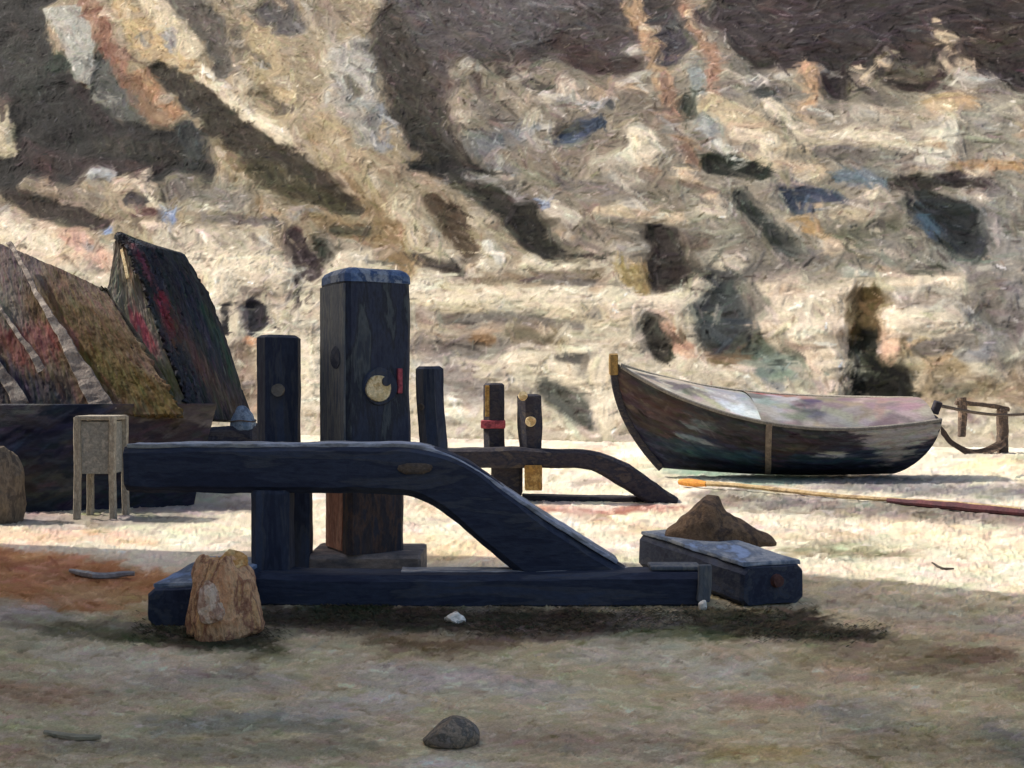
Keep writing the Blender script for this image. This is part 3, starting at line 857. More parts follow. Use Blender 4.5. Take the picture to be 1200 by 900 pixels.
# a few coarse rows beyond and behind, a few coarse columns to each side: one sheet to the horizon
Yall = np.concatenate([[3000, 1200, 500, 220, 110, 70, 50], Yr, [3.0, 2.2, 1.0, -2, -8, -25, -80, -300, -1000]])
af = (np.arange(GC) * gs - 30 - 600) / F
SX = np.cumsum(np.geomspace(gs / F * 1.2, gs / F * 12, 120))
aall = np.concatenate([[-300, -80, -25, -9, -4, -2], af[0] - SX[::-1], af, af[-1] + SX, [2, 4, 9, 25, 80, 300]])
nb, nl = 7, 126
sh = (len(Yall), len(aall))
Xg = aall[None, :] * np.clip(Yall, 3.4, 60)[:, None]
Yg = np.repeat(Yall[:, None], sh[1], 1)
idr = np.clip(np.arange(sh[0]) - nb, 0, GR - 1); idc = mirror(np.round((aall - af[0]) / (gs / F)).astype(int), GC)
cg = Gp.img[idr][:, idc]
hg = np.zeros(sh)
core = np.zeros(sh)
core[nb:nb + GR, nl:nl + GC] = 1
big = vnoise(GR, GC, 30, 31, 4, ax=3.0)
hcore = big * .014 + (Gp.hgt - .5) * .024
fade = np.clip(np.minimum.outer(np.minimum(np.arange(GR), np.arange(GR)[::-1]), np.minimum(np.arange(GC), np.arange(GC)[::-1])) / 12, 0, 1)
hg[nb:nb + GR, nl:nl + GC] = hcore * fade * np.clip(Yr / 8, .6, 1.6)[:, None]
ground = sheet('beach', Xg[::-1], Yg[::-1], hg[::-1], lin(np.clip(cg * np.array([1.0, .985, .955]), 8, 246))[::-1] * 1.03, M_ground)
tag(ground, 'shingle beach, pale and dry above, grey brown in front with shade painted in', 'beach', kind='structure')

# ------------------------------------------------------------------ headland added out of view at the left, only to shade the foreground
bm = bmesh.new()
hv = []
NX, NZ = 60, 34


def spur_face(x0, y0, x1, y1, top):
    rows = []
    for j in range(NZ + 1):
        r = []
        for i in range(NX + 1):
            t, z = i / NX, top * j / NZ
            p = Vector((x0 + (x1 - x0) * t, y0 + (y1 - y0) * t, z - .3))
            p = p + mnoise.noise_vector(p * .22) * (.9 if 0 < i < NX else .35) + mnoise.noise_vector(p * .9) * .18
            r.append(bm.verts.new(p))
        rows.append(r)
    for a, b in zip(rows[:-1], rows[1:]):
        for i in range(NX):
            bm.faces.new((a[i], a[i + 1], b[i + 1], b[i]))
    return rows


SPX, SPY, SPT = -7.6, 11.0, 12.6
f1 = spur_face(SPX, -22, SPX, SPY, SPT)
f2 = spur_face(SPX, SPY, -26, SPY + 5, SPT)
bm.faces.new([f1[-1][0]] + f1[-1][1:] + f2[-1])
added_spur = from_bm('blocker', bm, M_added_spur)
tag(added_spur, 'chalk headland added out of view to shade the foreground', 'blocker', kind='structure')

# ------------------------------------------------------------------ near capstan
cap = thing('capstan', (-.6, 7.8, 0), 0, 'large tarred timber capstan with arched brace filling the foreground', 'capstan', 'beach capstans')
O = Vector((-.6, 7.8, 0))


def L_(v): return Vector(v) - O


def W(px, py, d): return L_(at(px, py, d))


D = 7.75
bm = bmesh.new()
timber(bm, [W(152, 548, D), W(300, 548, D), W(430, 548, D), W(490, 551, D), W(530, 566, D), W(575, 600, D), W(640, 649, D), W(738, 700, D)], .30, .35,
       hs=[.33, .35, .36, .37, .40, .42, .44, .34], seed=1, amp=.012)
arch = from_bm('arched_beam', bm, M_tar_x, cap)
bm = bmesh.new()
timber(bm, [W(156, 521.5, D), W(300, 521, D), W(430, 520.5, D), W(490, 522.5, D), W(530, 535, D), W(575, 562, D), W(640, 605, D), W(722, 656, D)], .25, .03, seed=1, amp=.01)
from_bm('top_highlight', bm, M_top_light, arch)  # painted highlight along the arched beam's top
bm = bmesh.new()
k = W(487, 549, 7.59)
bmesh.ops.create_icosphere(bm, subdivisions=2, radius=.1)
for v in bm.verts: v.co = wob(Vector((v.co.x * 1.35, v.co.y * .12, v.co.z * .42)), .012, 12, 2) + k
from_bm('knot', bm, M_knot, arch)
bm = bmesh.new()
timber(bm, [W(321, 700, 7.72), W(320, 640, 7.72), W(320, 573, 7.72)], .27, .27, side=(0, 1, 0), seed=2)
from_bm('leg', bm, M_tar_z, cap)
bm = bmesh.new()
timber(bm, [W(352, 668, 8.5), W(352, 620, 8.5), W(352, 560, 8.5)], .2, .17, side=(0, 1, 0), seed=3)
lg = from_bm('leg', bm, M_tar_z, cap)
bm = bmesh.new()
box(bm, W(341, 620, 8.36), (.03, .02, .5), 0, .004)
from_bm('red_streak', bm, M_rust, lg)
# rear rail, mostly hidden behind the arched one
bm = bmesh.new()
timber(bm, [W(230, 545, 9.3), W(330, 546, 9.3), W(420, 546, 9.3), W(510, 546, 9.3)], .22, .26, seed=4)
from_bm('rear_beam', bm, M_tar_x, cap)
bm = bmesh.new()
timber(bm, [W(306, 688, 7.62), W(420, 690, 7.62), W(560, 690, 7.62), W(700, 689, 7.62), W(822, 688, 7.62)], .34, .25, seed=5, amp=.01)
base = from_bm('base_beam', bm, M_tar_x, cap)
bm = bmesh.new()
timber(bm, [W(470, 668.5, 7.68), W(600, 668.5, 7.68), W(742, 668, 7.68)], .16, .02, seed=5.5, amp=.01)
from_bm('top_highlight', bm, M_top_light_pale, base)  # painted highlight on top of the base beam
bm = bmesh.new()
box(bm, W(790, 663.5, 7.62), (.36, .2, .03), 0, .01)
from_bm('grey_wedge', bm, M_face, base)  # pale grey plate on the beam's right end
# left cross sleeper
bm = bmesh.new()
timber(bm, [L_((-2.08, 6.84, .115)), L_((-2.06, 7.3, .12)), L_((-2.03, 7.9, .13))], .52, .25, side=(1, 0, 0), seed=6, amp=.012)
sl = from_bm('sleeper', bm, M_tar_y, cap)
bm = bmesh.new()
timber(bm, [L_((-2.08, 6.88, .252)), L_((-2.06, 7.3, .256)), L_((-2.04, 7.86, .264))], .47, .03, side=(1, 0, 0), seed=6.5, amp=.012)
from_bm('sky_lit_top', bm, M_cap_top, sl)  # blue skylight painted on the left sleeper's top
# right cross sleeper, its corner towards us
c0 = Vector((1.6, 7.4, 0)); ax = Vector((-.33, .944, 0)); sd = Vector((.944, .33, 0))
mid0 = c0 + sd * .25
bm = bmesh.new()
timber(bm, [L_(mid0 + Vector((0, 0, .135))), L_(mid0 + ax * .8 + Vector((0, 0, .145))), L_(mid0 + ax * 1.65 + Vector((0, 0, .155)))], .5, .28, side=sd, seed=7, amp=.012)
sr = from_bm('sleeper', bm, M_tar_y, cap)
bm = bmesh.new()
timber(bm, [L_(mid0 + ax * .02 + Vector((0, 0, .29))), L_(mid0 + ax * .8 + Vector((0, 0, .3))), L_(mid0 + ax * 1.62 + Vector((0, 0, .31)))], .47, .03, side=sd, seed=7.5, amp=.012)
from_bm('sky_lit_top', bm, M_cap_top, sr)  # blue skylight painted on the right sleeper's top
bm = bmesh.new()
bmesh.ops.create_cone(bm, cap_ends=True, segments=14, radius1=.05, radius2=.04, depth=.035)
Mb = Matrix.Translation(L_(c0 + sd * .27 + Vector((0, 0, .17)) + ax * -.02)) @ ax.to_track_quat('Z', 'Y').to_matrix().to_4x4() @ Matrix.Rotation(math.pi, 4, 'X')
bmesh.ops.transform(bm, matrix=Mb, verts=bm.verts)
from_bm('bolt', bm, M_rust, sr)
bm = bmesh.new()
timber(bm, [L_((1.33, 7.43, .04)), L_((1.34, 7.43, .16)), L_((1.34, 7.43, .29))], .05, .09, side=(0, 1, 0), seed=8)
from_bm('cleat', bm, M_face, sr)
# plinth and drum post
bm = bmesh.new()
timber(bm, [L_((-1.62, 8.75, .1)), L_((-1.2, 8.75, .1)), L_((-.72, 8.75, .1))], .66, .2, seed=9)
from_bm('plinth', bm, M_plinth, cap)
pc = Vector((-1.2, 8.72, 0)); th = math.radians(31.6)
sx, sy = Vector((math.cos(th), math.sin(th), 0)), Vector((-math.sin(th), math.cos(th), 0))
a = .565


def sq_post(bm, zs, sizes, c, sxv, syv, ch=.13, seed=0, amp=.008):
    rings = []
    for z, s in zip(zs, sizes):
        h = s / 2; k = h * ch
        prof = []
        for (u, v) in ((-1, -1), (1, -1), (1, 1), (-1, 1)):
            pass
        ring = [(-h + k, -h), (-h * .35, -h), (h * .35, -h), (h - k, -h), (h, -h + k), (h, -h * .35), (h, h * .35), (h, h - k), (h - k, h), (h * .35, h), (-h * .35, h), (-h + k, h), (-h, h - k), (-h, h * .35), (-h, -h * .35), (-h, -h + k)]
        rings.append([bm.verts.new(wob(c + sxv * u + syv * v + Vector((0, 0, z)), amp, 4, seed)) for u, v in ring])
    n = 16
    for A, B in zip(rings[:-1], rings[1:]):
        for j in range(n):
            q = (j + 1) % n
            bm.faces.new((A[j], A[q], B[q], B[j]))
    bm.faces.new(rings[0]); bm.faces.new(rings[-1])


bm = bmesh.new()
zs = list(np.arange(1.02, 2.36, .06)) + [2.36]
sq_post(bm, zs, [a * (1 + .012 * math.sin(z * 7)) for z in zs], L_(pc), sx, sy, seed=3)
post = from_bm('drum_post', bm, M_post_main, cap)
bm = bmesh.new()
zs = list(np.arange(.2, 1.02, .06)) + [1.02]
sq_post(bm, zs, [a * .86] * len(zs), L_(pc), sx, sy, seed=5)
foot = from_bm('drum_foot', bm, M_drum_low, cap)
bm = bmesh.new()
timber(bm, [L_(pc - sx * (a * .43 + .002) + sy * .06 + Vector((0, 0, z))) for z in (.22, .5, .8, 1.0)], a * .6, .016, side=sy, seed=5.4, amp=.004, ch=.3)
from_bm('warm_lit_strip', bm, M_warm_lit, foot)  # warm side light on the foot, painted as a reddish strip
bm = bmesh.new()
sq_post(bm, [2.36, 2.42, 2.45, 2.47], [a * 1.015, a * 1.0, a * .93, a * .8], L_(pc), sx, sy, seed=3.2, amp=.012)
from_bm('post_cap', bm, M_cap, post)  # blue skylight on the cap put into its colour


def disc(name, centre, normal, r, depth, mat, parent, seed=0, ring=None):
    bm = bmesh.new()
    bmesh.ops.create_cone(bm, cap_ends=True, segments=20, radius1=r, radius2=r * .93, depth=depth)
    for v in bm.verts: v.co = wob(v.co, r * .08, 9, seed)
    q = Vector(normal).to_track_quat('Z', 'Y').to_matrix().to_4x4()
    bmesh.ops.transform(bm, matrix=Matrix.Translation(centre) @ q, verts=bm.verts)
    return from_bm(name, bm, mat, parent)


fr = -sy                                      # outward normal of the right-hand face
hc = L_(pc + fr * (a / 2) + sx * -.02 + Vector((0, 0, 1.515)))
disc('bar_socket', hc + fr * .004 + sx * .02 + Vector((0, 0, .015)), fr, .155, .03, M_tar_z, post, 1)
disc('bar_end', hc + fr * .012, fr, .112, .05, M_pale_wood, post, 2)
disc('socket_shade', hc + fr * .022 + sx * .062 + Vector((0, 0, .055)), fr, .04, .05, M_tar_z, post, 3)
bm = bmesh.new()
box(bm, hc + fr * .012 + sx * .19 + Vector((0, 0, .06)), (.04, .03, .2), th, .006)
from_bm('red_mark', bm, M_red, post)
fl = -sx
bm = bmesh.new()
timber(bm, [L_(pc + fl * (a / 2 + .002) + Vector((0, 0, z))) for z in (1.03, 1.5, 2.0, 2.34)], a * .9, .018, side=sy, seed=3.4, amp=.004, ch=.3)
from_bm('lit_face', bm, M_face, post)  # lighter plate paints the left face as the lit side
disc('knot', L_(pc + fl * (a / 2) + sy * -.08 + Vector((0, 0, 1.86 - .1))), fl, .1, .03, M_tar_x, post, 4)
# lesser posts standing on the rails
bm = bmesh.new()
timber(bm, [W(327, 560, 8.9), W(327, 500, 8.9), W(327, 440, 8.9), W(327, 393, 8.9)], .3, .34, side=(0, 1, 0), ch=.3, seed=10, cap=1.6)
pp = from_bm('side_post', bm, M_tar_z, cap)
disc('plug', W(326, 457, 8.74), (0, -1, 0), .055, .04, M_grey_plug, pp, 5)
bm = bmesh.new()
timber(bm, [W(511, 562, 9.25), W(508, 520, 9.25), W(504, 470, 9.25), W(503, 429, 9.25)], .2, .235, side=(0, 1, 0), ch=.35, seed=11, cap=2.2)
pp = from_bm('side_post', bm, M_tar_z, cap)
disc('plug', W(493, 477, 9.14), (-.3, -1, 0), .03, .03, M_knot, pp, 6)

# ------------------------------------------------------------------ second capstan, farther up the beach
cap2 = thing('capstan', (1.2, 14.1, 0), 0, 'smaller dark capstan standing behind, with a red-banded post and ochre foot', 'capstan', 'beach capstans')
O2 = Vector((1.2, 14.1, 0))


def V(px, py, d): return at(px, py, d) - O2


D2 = 14.1
bm = bmesh.new()
timber(bm, [V(520, 536, D2), V(600, 536, D2), V(650, 537, D2), V(695, 540, D2), V(730, 556, D2), V(762, 577, D2), V(792, 587, D2)], .28, .25,
       hs=[.24, .27, .24, .24, .32, .28, .1], seed=12, amp=.012)
from_bm('arched_beam', bm, M_tar_far, cap2)
bm = bmesh.new()
timber(bm, [V(612, 584, 14.3), V(700, 586, 14.3), V(792, 586, 14.3)], .3, .11, seed=13)
from_bm('base_beam', bm, M_tar_far, cap2)
bm = bmesh.new()
timber(bm, [V(594, 580, 14.3), V(594, 560, 14.3), V(594, 540, 14.3)], .3, .42, side=(0, 1, 0), seed=14)
from_bm('leg', bm, M_tar_far, cap2)
bm = bmesh.new()
timber(bm, [V(625, 574, 14.0), V(625, 560, 14.0), V(625, 545, 14.0)], .2, .23, side=(0, 1, 0), seed=15)
from_bm('leg', bm, M_ochre, cap2)['label'] = 'ochre leg under the beam'
bm = bmesh.new()
timber(bm, [V(580, 540, 14.4), V(579, 500, 14.4), V(579, 449, 14.4)], .26, .28, side=(0, 1, 0), ch=.3, seed=16, cap=1.8)
q = from_bm('side_post', bm, M_tar_far, cap2)
bm = bmesh.new()
box(bm, V(578, 497, 14.4), (.33, .3, .11), 0, .02)
from_bm('red_band', bm, M_red, q)
bm = bmesh.new()
box(bm, V(571, 470, 14.26), (.06, .03, .42), 0, .01)
from_bm('ochre_strip', bm, M_ochre, q)
bm = bmesh.new()
timber(bm, [V(622, 540, 14.2), V(621, 500, 14.2), V(620, 462, 14.2)], .3, .32, side=(0, 1, 0), ch=.35, seed=17, cap=2.2, hs=[.26, .33, .32])
q = from_bm('drum_post', bm, M_tar_far, cap2)
disc('bar_end', V(622, 494, 14.04), (0, -1, 0), .07, .06, M_pale_wood, q, 7)
disc('bare_patch', V(613, 464, 14.03), (0, -1, .3), .06, .05, M_pale_wood, q, 8)

# ------------------------------------------------------------------ the fishing boat
boat = thing('fishing_boat', (1.69, 18.0, 0), 0, 'dark clinker fishing boat hauled up on the shingle, bow to the left', 'boat')
heel = math.radians(16)
boat.rotation_euler = (heel, 0, math.radians(1.0)); boat.scale = (.948, 1, 1)
HW, HH = 260, 84


def hull_xyz(t, s, sgn, inset=0.0):
    xk = .9 + (4.95 - .9) * t; xs = 5.5 * t
    x = xk + (xs - xk) * (1 - (1 - s) ** 2.0)
    w = .95 * np.clip(1 - (1 - np.clip(t / .62, 0, 1)) ** 2.3, 0, 1) ** .85
    w = np.where(t > .6, .95 - .33 * ((t - .6) / .4) ** 1.7, w) - inset
    w = np.clip(w, .012, 2)
    sec = (1 - (1 - np.clip(s, 0, 1)) ** 2.1) ** .62
    flare = np.where(t < .35, (1 - t / .35) * .6, 0)
    sec = sec * (1 - flare) + s * flare
    zk = .04 + .10 * (1 - t) ** 4 + inset
    zs = 1.06 + .90 * (1 - t) ** 3.0 + .12 * t ** 3
    z = zk + (zs - zk) * s
    return x, sgn * w * sec, z


tt, ss = np.meshgrid(np.linspace(0, 1, HW) ** 1.15, np.linspace(0, 1, HH))
B = Paint(HH, HW, (56, 58, 70), seed=21)


def hs_(t, s): return (t ** (1 / 1.15) * HW, s * HH)


def HB(pts, r, col, soft=.7, alpha=1): B.stroke([hs_(*p) for p in pts], r, col, soft, alpha)


B.img *= np.array([.86, .93, 1.06]); B.poly([hs_(0, .42), hs_(.1, .44), hs_(.25, .62), hs_(.42, .56), hs_(.7, .62), hs_(1, .6), hs_(1, 1.2), hs_(0, 1.2)], (74, 71, 76), 5, 1, 4)
HB([(.03, .8), (.12, .7), (.16, .85)], [14, 14, 10], (88, 74, 74))
HB([(.05, .55), (.12, .5)], [8, 8], (66, 58, 62))
HB([(.12, .3), (.3, .38), (.42, .42)], [8, 9, 7], (60, 84, 98))
HB([(.1, .16), (.25, .2), (.42, .22)], [6, 7, 7], (36, 44, 62))
HB([(.16, .5), (.26, .52)], [3, 3], (128, 138, 146))
HB([(.24, .72), (.265, .72)], [6, 6], (140, 152, 160), .5)
HB([(.3, .7), (.36, .65)], [9, 10], (66, 62, 66))
HB([(.45, .65), (.56, .7)], [9, 10], (84, 78, 76))
HB([(.44, .3), (.5, .5), (.56, .66)], [5, 6, 5], (92, 78, 74), .8, .8)
HB([(.5, .15), (.7, .18), (.9, .15)], [9, 10, 9], (32, 36, 52))
HB([(.55, .45), (.7, .48), (.78, .45)], [6, 6, 5], (62, 86, 98), .8)
HB([(.63, .56), (.69, .57)], [5, 4], (216, 214, 204), .5)
B.poly([hs_(.72, .98), (hs_(.985, 1.0)), hs_(.985, .78), hs_(.93, .62), hs_(.93, .3), hs_(.87, .26), hs_(.82, .5), hs_(.73, .74)], (186, 182, 172), 4, 1, 5)
HB([(.97, .5), (.985, .2)], [5, 7], (48, 54, 72))
HB([(.1, .02), (.5, .04), (.95, .04)], [5, 5, 5], (30, 34, 46))
bb = B.img.copy()
B.brush(1500, 24, 5, 0.0, jit=10, warm=4, alpha=.75, angj=.2)
B.brush(1200, 10, 3, 0.0, jit=12, warm=4, alpha=.7, angj=.4)
step = np.sin(ss * HH / HH * 2 * math.pi * 8) * .006      # lapped strakes
hull = thing('hull', (0, 0, 0)); hull.parent = boat
bpy.data.objects.remove(hull)
x, y, z = hull_xyz(tt, ss, -1)
x2, y2, z2 = hull_xyz(tt, ss, 1)
hx = np.concatenate([x[::-1], x2[1:]]); hy = np.concatenate([(y - step)[::-1], (y2 + step)[1:]]); hz = np.concatenate([z[::-1], z2[1:]])
hc_ = np.concatenate([B.img[::-1], B.img[1:]])
hullo = sheet('hull', hx, hy, hz, lin(np.clip(hc_, 8, 246)) ** 1.1 * .74, M_hull, boat)
# lining
B2 = Paint(HH, HW, (226, 216, 194), seed=22)
B2.stroke([hs_(.45, .9), hs_(.6, .7)], [20, 20], (150, 146, 142), .8)
B2.brush(900, 22, 5, 0.0, jit=14, warm=5, alpha=.8, angj=.2)
tt2 = .03 + tt * .965
x, y, z = hull_xyz(tt2, ss * .985, -1, .045); x2, y2, z2 = hull_xyz(tt2, ss * .985, 1, .045)
lx = np.concatenate([x[::-1], x2[1:]]); ly = np.concatenate([y[::-1], y2[1:]]); lz = np.concatenate([z[::-1], z2[1:]])
sheet('lining', lx, ly, lz, lin(np.clip(np.concatenate([B2.img[::-1], B2.img[1:]]), 8, 246)), M_hull, boat)
# gunwales, stem post, transom, thwart, deck, rubbing strip
for sg in (-1, 1):
    bm = bmesh.new()
    pts = []
    for t in np.linspace(.015, 1, 34):
        X, Yv, Zv = hull_xyz(np.array(t), np.array(1.0), sg, .02)
        pts.append((float(X), float(Yv), float(Zv) + .005))
    timber(bm, pts, .07, .05, side=(0, 1, 0), step=.3, amp=.004, seed=20 + sg)
    from_bm('gunwale', bm, M_stand if sg > 0 else M_grey_plug, boat)
bm = bmesh.new()
pts = []
for s in np.linspace(0, 1.06, 14):
    X, Yv, Zv = hull_xyz(np.array(0.0), np.array(min(s, 1.0)), 1)
    pts.append((float(X) - .03, 0, float(Zv) + max(0, s - 1) * 2.0))
timber(bm, pts, .09, .13, side=(0, 1, 0), step=.1, amp=.004, seed=23)
from_bm('stem_post', bm, M_tar_far, boat)
bm = bmesh.new()
X0, _, Z0 = hull_xyz(np.array(0.0), np.array(.93), 1)
timber(bm, [(-.035, 0, 1.78), (-.04, 0, 1.92), (-.045, 0, 2.12)], .11, .15, side=(0, 1, 0), seed=24)
from_bm('stem_head', bm, M_stem, boat)
bm = bmesh.new()
vs = []
for s in np.linspace(0, 1, 12):
    X, Yv, Zv = hull_xyz(np.array(1.0), np.array(s), -1); vs.append(bm.verts.new((float(X) + .004, float(Yv), float(Zv))))
for s in np.linspace(1, 0, 12)[:-1]:
    X, Yv, Zv = hull_xyz(np.array(1.0), np.array(s), 1); vs.append(bm.verts.new((float(X) + .004, float(Yv), float(Zv))))
f = bm.faces.new(vs)
r = bmesh.ops.extrude_face_region(bm, geom=[f])
bmesh.ops.translate(bm, vec=(-.05, 0, 0), verts=[g for g in r['geom'] if isinstance(g, bmesh.types.BMVert)])
from_bm('transom', bm, M_hull_dark, boat)
M_deck = daub_mat('pinkish_deck_boards', [(150, 128, 120), (172, 150, 138), (120, 108, 106), (190, 150, 130)], 3., (.6, 3, 1), seed=40)
u, v = np.meshgrid(np.linspace(.43, .985, 70), np.linspace(-1, 1, 24))
X, Yv, Zv = hull_xyz(u, np.full(u.shape, .995), 1, .03)
DK = Paint(24, 70, (136, 129, 122), seed=25)
DK.stroke([(5, 12), (25, 8)], [5, 6], (92, 88, 90)); DK.stroke([(30, 14), (66, 10)], [5, 6], (136, 122, 116)); DK.stroke([(4, 19), (26, 16)], [3, 3], (150, 112, 98)); DK.stroke([(2, 8), (14, 12)], [4, 4], (150, 150, 150))
DK.brush(300, 14, 4, 0., jit=13, warm=6)
dk = sheet('deck', X, Yv * v, Zv + .17 * (1 - v * v), lin(np.clip(DK.img, 8, 246)), M_hull, boat)
u, v = np.meshgrid(np.linspace(.012, .435, 70), np.linspace(-1, 1, 24))
X, Yv, Zv = hull_xyz(u, np.full(u.shape, .995), 1, .03)
FD = Paint(24, 70, (186, 178, 160), seed=28)
FD.stroke([(50, 14), (68, 10)], [6, 8], (150, 152, 152)); FD.stroke([(10, 8), (40, 6)], [3, 3], (120, 116, 108)); FD.stroke([(56, 4), (68, 3)], [4, 4], (206, 210, 210))
FD.brush(300, 14, 3.5, 0., jit=12, warm=5)
sheet('foredeck', X, Yv * v, Zv + .13 * (1 - v * v) * np.clip(u * 5, 0, 1), lin(np.clip(FD.img, 8, 246)), M_hull, boat)
for t in ():
    bm = bmesh.new()
    X, Yv, Zv = hull_xyz(np.array(t), np.array(.86), 1, .05)
    timber(bm, [(float(X), -float(Yv), float(Zv)), (float(X), 0, float(Zv)), (float(X), float(Yv), float(Zv))], .2, .04, side=(1, 0, 0), seed=26 + t)
    from_bm('thwart', bm, M_stand_panel, boat)
bm = bmesh.new()
pts = []
for s in np.linspace(.12, 1.0, 12):
    X, Yv, Zv = hull_xyz(np.array(.45), np.array(s), -1); pts.append((float(X), float(Yv) - .012, float(Zv)))
timber(bm, pts, .1, .03, side=(1, 0, 0), step=.08, amp=.004, seed=27)
from_bm('rubbing_strip', bm, M_strip, boat)
bm = bmesh.new()
timber(bm, [(5.5, -.3, 1.2), (5.53, -.3, 1.32), (5.55, -.3, 1.4)], .1, .13, side=(0, 1, 0), seed=28)
from_bm('mooring_post', bm, M_tar_far, boat)

# ------------------------------------------------------------------ rack, rope, spars
rack = thing('net_rack', at(1150, 531, 24), 0, 'small brown net rack with a sagging net by the stern of the boat', 'net rack')
RO = rack.location


def R_(px, py, d): return at(px, py, d) - RO


for (x, y0, y1, w) in ((1127, 466, 512, .16), (1174, 479, 531, .2)):
    bm = bmesh.new()
    timber(bm, [R_(x, y1, 24), R_(x + 1, (y0 + y1) / 2, 24), R_(x, y0, 24)], w, w, side=(0, 1, 0), seed=x, amp=.02)
    from_bm('post', bm, M_net, rack)
bm = bmesh.new()
timber(bm, [R_(1120, 472, 24), R_(1150, 474, 24), R_(1182, 480, 24)], .1, .1, seed=31, amp=.02)
from_bm('rail', bm, M_net, rack)
bm = bmesh.new()
rows = []
for i in range(24):
    t = i / 23
    x = 1102 + 76 * t
    sag = 500 + 26 * (1 - (2 * t - 1.15) ** 2 * .8)
    row = []
    for j in range(5):
        row.append(bm.verts.new(wob(R_(x, sag + j * 2.4, 24 - .1 * j), .05, 2.5, 5)))
    rows.append(row)
for A, Bb in zip(rows[:-1], rows[1:]):
    for j in range(4): bm.faces.new((A[j], A[j + 1], Bb[j + 1], Bb[j]))
r = bmesh.ops.solidify(bm, geom=bm.faces[:], thickness=.06)
from_bm('net', bm, M_net, rack)

bm = bmesh.new()
pts = [at(1096, 474, 17.9) + (at(1215, 484, 22.5) - at(1096, 474, 17.9)) * t - Vector((0, 0, .10 * math.sin(math.pi * t))) for t in np.linspace(0, 1, 20)]
rod(bm, pts, .03, 6, .004)
tag(from_bm('rope', bm, M_rope), 'dark rope stretched from the boat stern to the right', 'rope')

spar = thing('spar', at(990, 583, 14.6), 0, 'long straw-yellow spar with an orange tip lying before the boat', 'spar')
SO = spar.location
A_, B_ = at(800, 568, 16.1), at(1196, 600, 12.7)
A_.z = .07; B_.z = .05
bm = bmesh.new()
rod(bm, [A_.lerp(B_, t) - SO + Vector((0, 0, .015 * math.sin(9 * t))) for t in np.linspace(.09, 1, 26)], [.038 - .014 * t for t in np.linspace(.09, 1, 26)], 8, .008)
from_bm('shaft', bm, M_spar, spar)
bm = bmesh.new()
rod(bm, [A_.lerp(B_, t) - SO for t in np.linspace(-.012, .088, 6)], [.04, .058, .06, .058, .05, .04], 10, .008)
from_bm('tip', bm, M_spar_tip, spar)
A_, B_ = at(1040, 590, 13.75), at(1230, 609, 12.2)
A_.z = .05; B_.z = .05
bm = bmesh.new()
rod(bm, [A_.lerp(B_, t) for t in np.linspace(0, 1, 14)], [.03 + .02 * math.sin(math.pi * t) for t in np.linspace(0, 1, 14)], 8, .008)
tag(from_bm('spar', bm, M_maroon), 'dark maroon pole lying on the shingle at the right edge', 'pole')

# ------------------------------------------------------------------ the boat huts at the left
def poly_sheet(name, quad, nu, nv, base, seed, marks, bulge, parent, origin, mat, brushang=math.pi / 2, thick=.08, col_gain=1.0):
    """Bilinear thatched slope. quad: bl, br, tr, tl. marks: list of (pts(u,v), r, colour, soft)."""
    pn = Paint(nv, nu, base, seed=seed)
    for (pts, r, col, soft) in marks:
        pn.stroke([(p[0] * nu, p[1] * nv) for p in pts], r, col, soft)
    src = pn.img.copy()
    pn.brush(int(nu * nv / 22), 26, 4, brushang, jit=9, warm=4, alpha=.75, angj=.16)
    pn.brush(int(nu * nv / 22), 12, 2.6, brushang, jit=11, warm=4, alpha=.7, angj=.3, src=pn.img * .5 + src * .5)
    u, v = np.meshgrid(np.linspace(0, 1, nu), np.linspace(0, 1, nv))
    bl, br, tr, tl = [np.array(q - origin) for q in quad]
    p = ((1 - u) * (1 - v))[..., None] * bl + (u * (1 - v))[..., None] * br + (u * v)[..., None] * tr + ((1 - u) * v)[..., None] * tl
    n = np.cross(br - bl, tl - bl); n /= np.linalg.norm(n)
    bl_ = bulge(u, v) + (pn.hgt - .5) * .018 + vnoise(nv, nu, 18, seed + 3, 3) * .03
    p = p + n * bl_[..., None]
    o = sheet(name, p[..., 0], p[..., 1], p[..., 2], lin(np.clip(pn.img, 8, 246)) * col_gain, mat, parent)
    md = o.modifiers.new('thickness', 'SOLIDIFY'); md.thickness = thick; md.offset = -1
    return o


hutA = thing('boat_hut', (-7.2, 13.8, 0), 0, 'thatched old boat hut with a brown roof, pale battens and dark hull', 'boat hut', 'beached boats turned into huts')
OA = Vector((-7.2, 13.8, 0))
tl, tr, br, bl = at(-60, 262, 15.2), at(122, 338, 15.0), at(214, 486, 13.4), at(-60, 492, 13.4)
marks = [([(.1, .9), (.3, .7), (.45, .9)], 34, (104, 92, 88), .9), ([(.7, .8), (.9, .7)], 24, (96, 78, 62), .9), ([(.5, .35), (.62, .55), (.75, .4)], [12, 12, 10], (118, 76, 66), .9),
         ([(.55, .6), (.85, .5)], [26, 30], (86, 70, 48), .8), ([(.7, .3), (.95, .1)], [26, 24], (92, 78, 46), .8),
         ([(.2, .7), (.35, .5)], [24, 20], (104, 98, 90), .8),
         ([(.3, .38), (.5, .42), (.66, .44)], [9, 11, 8], (118, 76, 72), 1.2),
         ([(.35, .28), (.45, .3)], [10, 8], (120, 80, 72), .9),
         ([(.22, .2), (.38, .05)], [14, 18], (50, 50, 60), .7), ([(.4, .15), (.52, .08)], [8, 10], (56, 54, 60), .7),
         ([(.12, .5), (.18, .3)], [12, 10], (112, 88, 84), .9)]
poly_sheet('roof', (bl, br, tr, tl), 230, 180, (98, 82, 70), 41, marks, lambda u, v: .16 * np.sin(math.pi * v) + .05 * np.sin(math.pi * u), hutA, OA, M_roof)
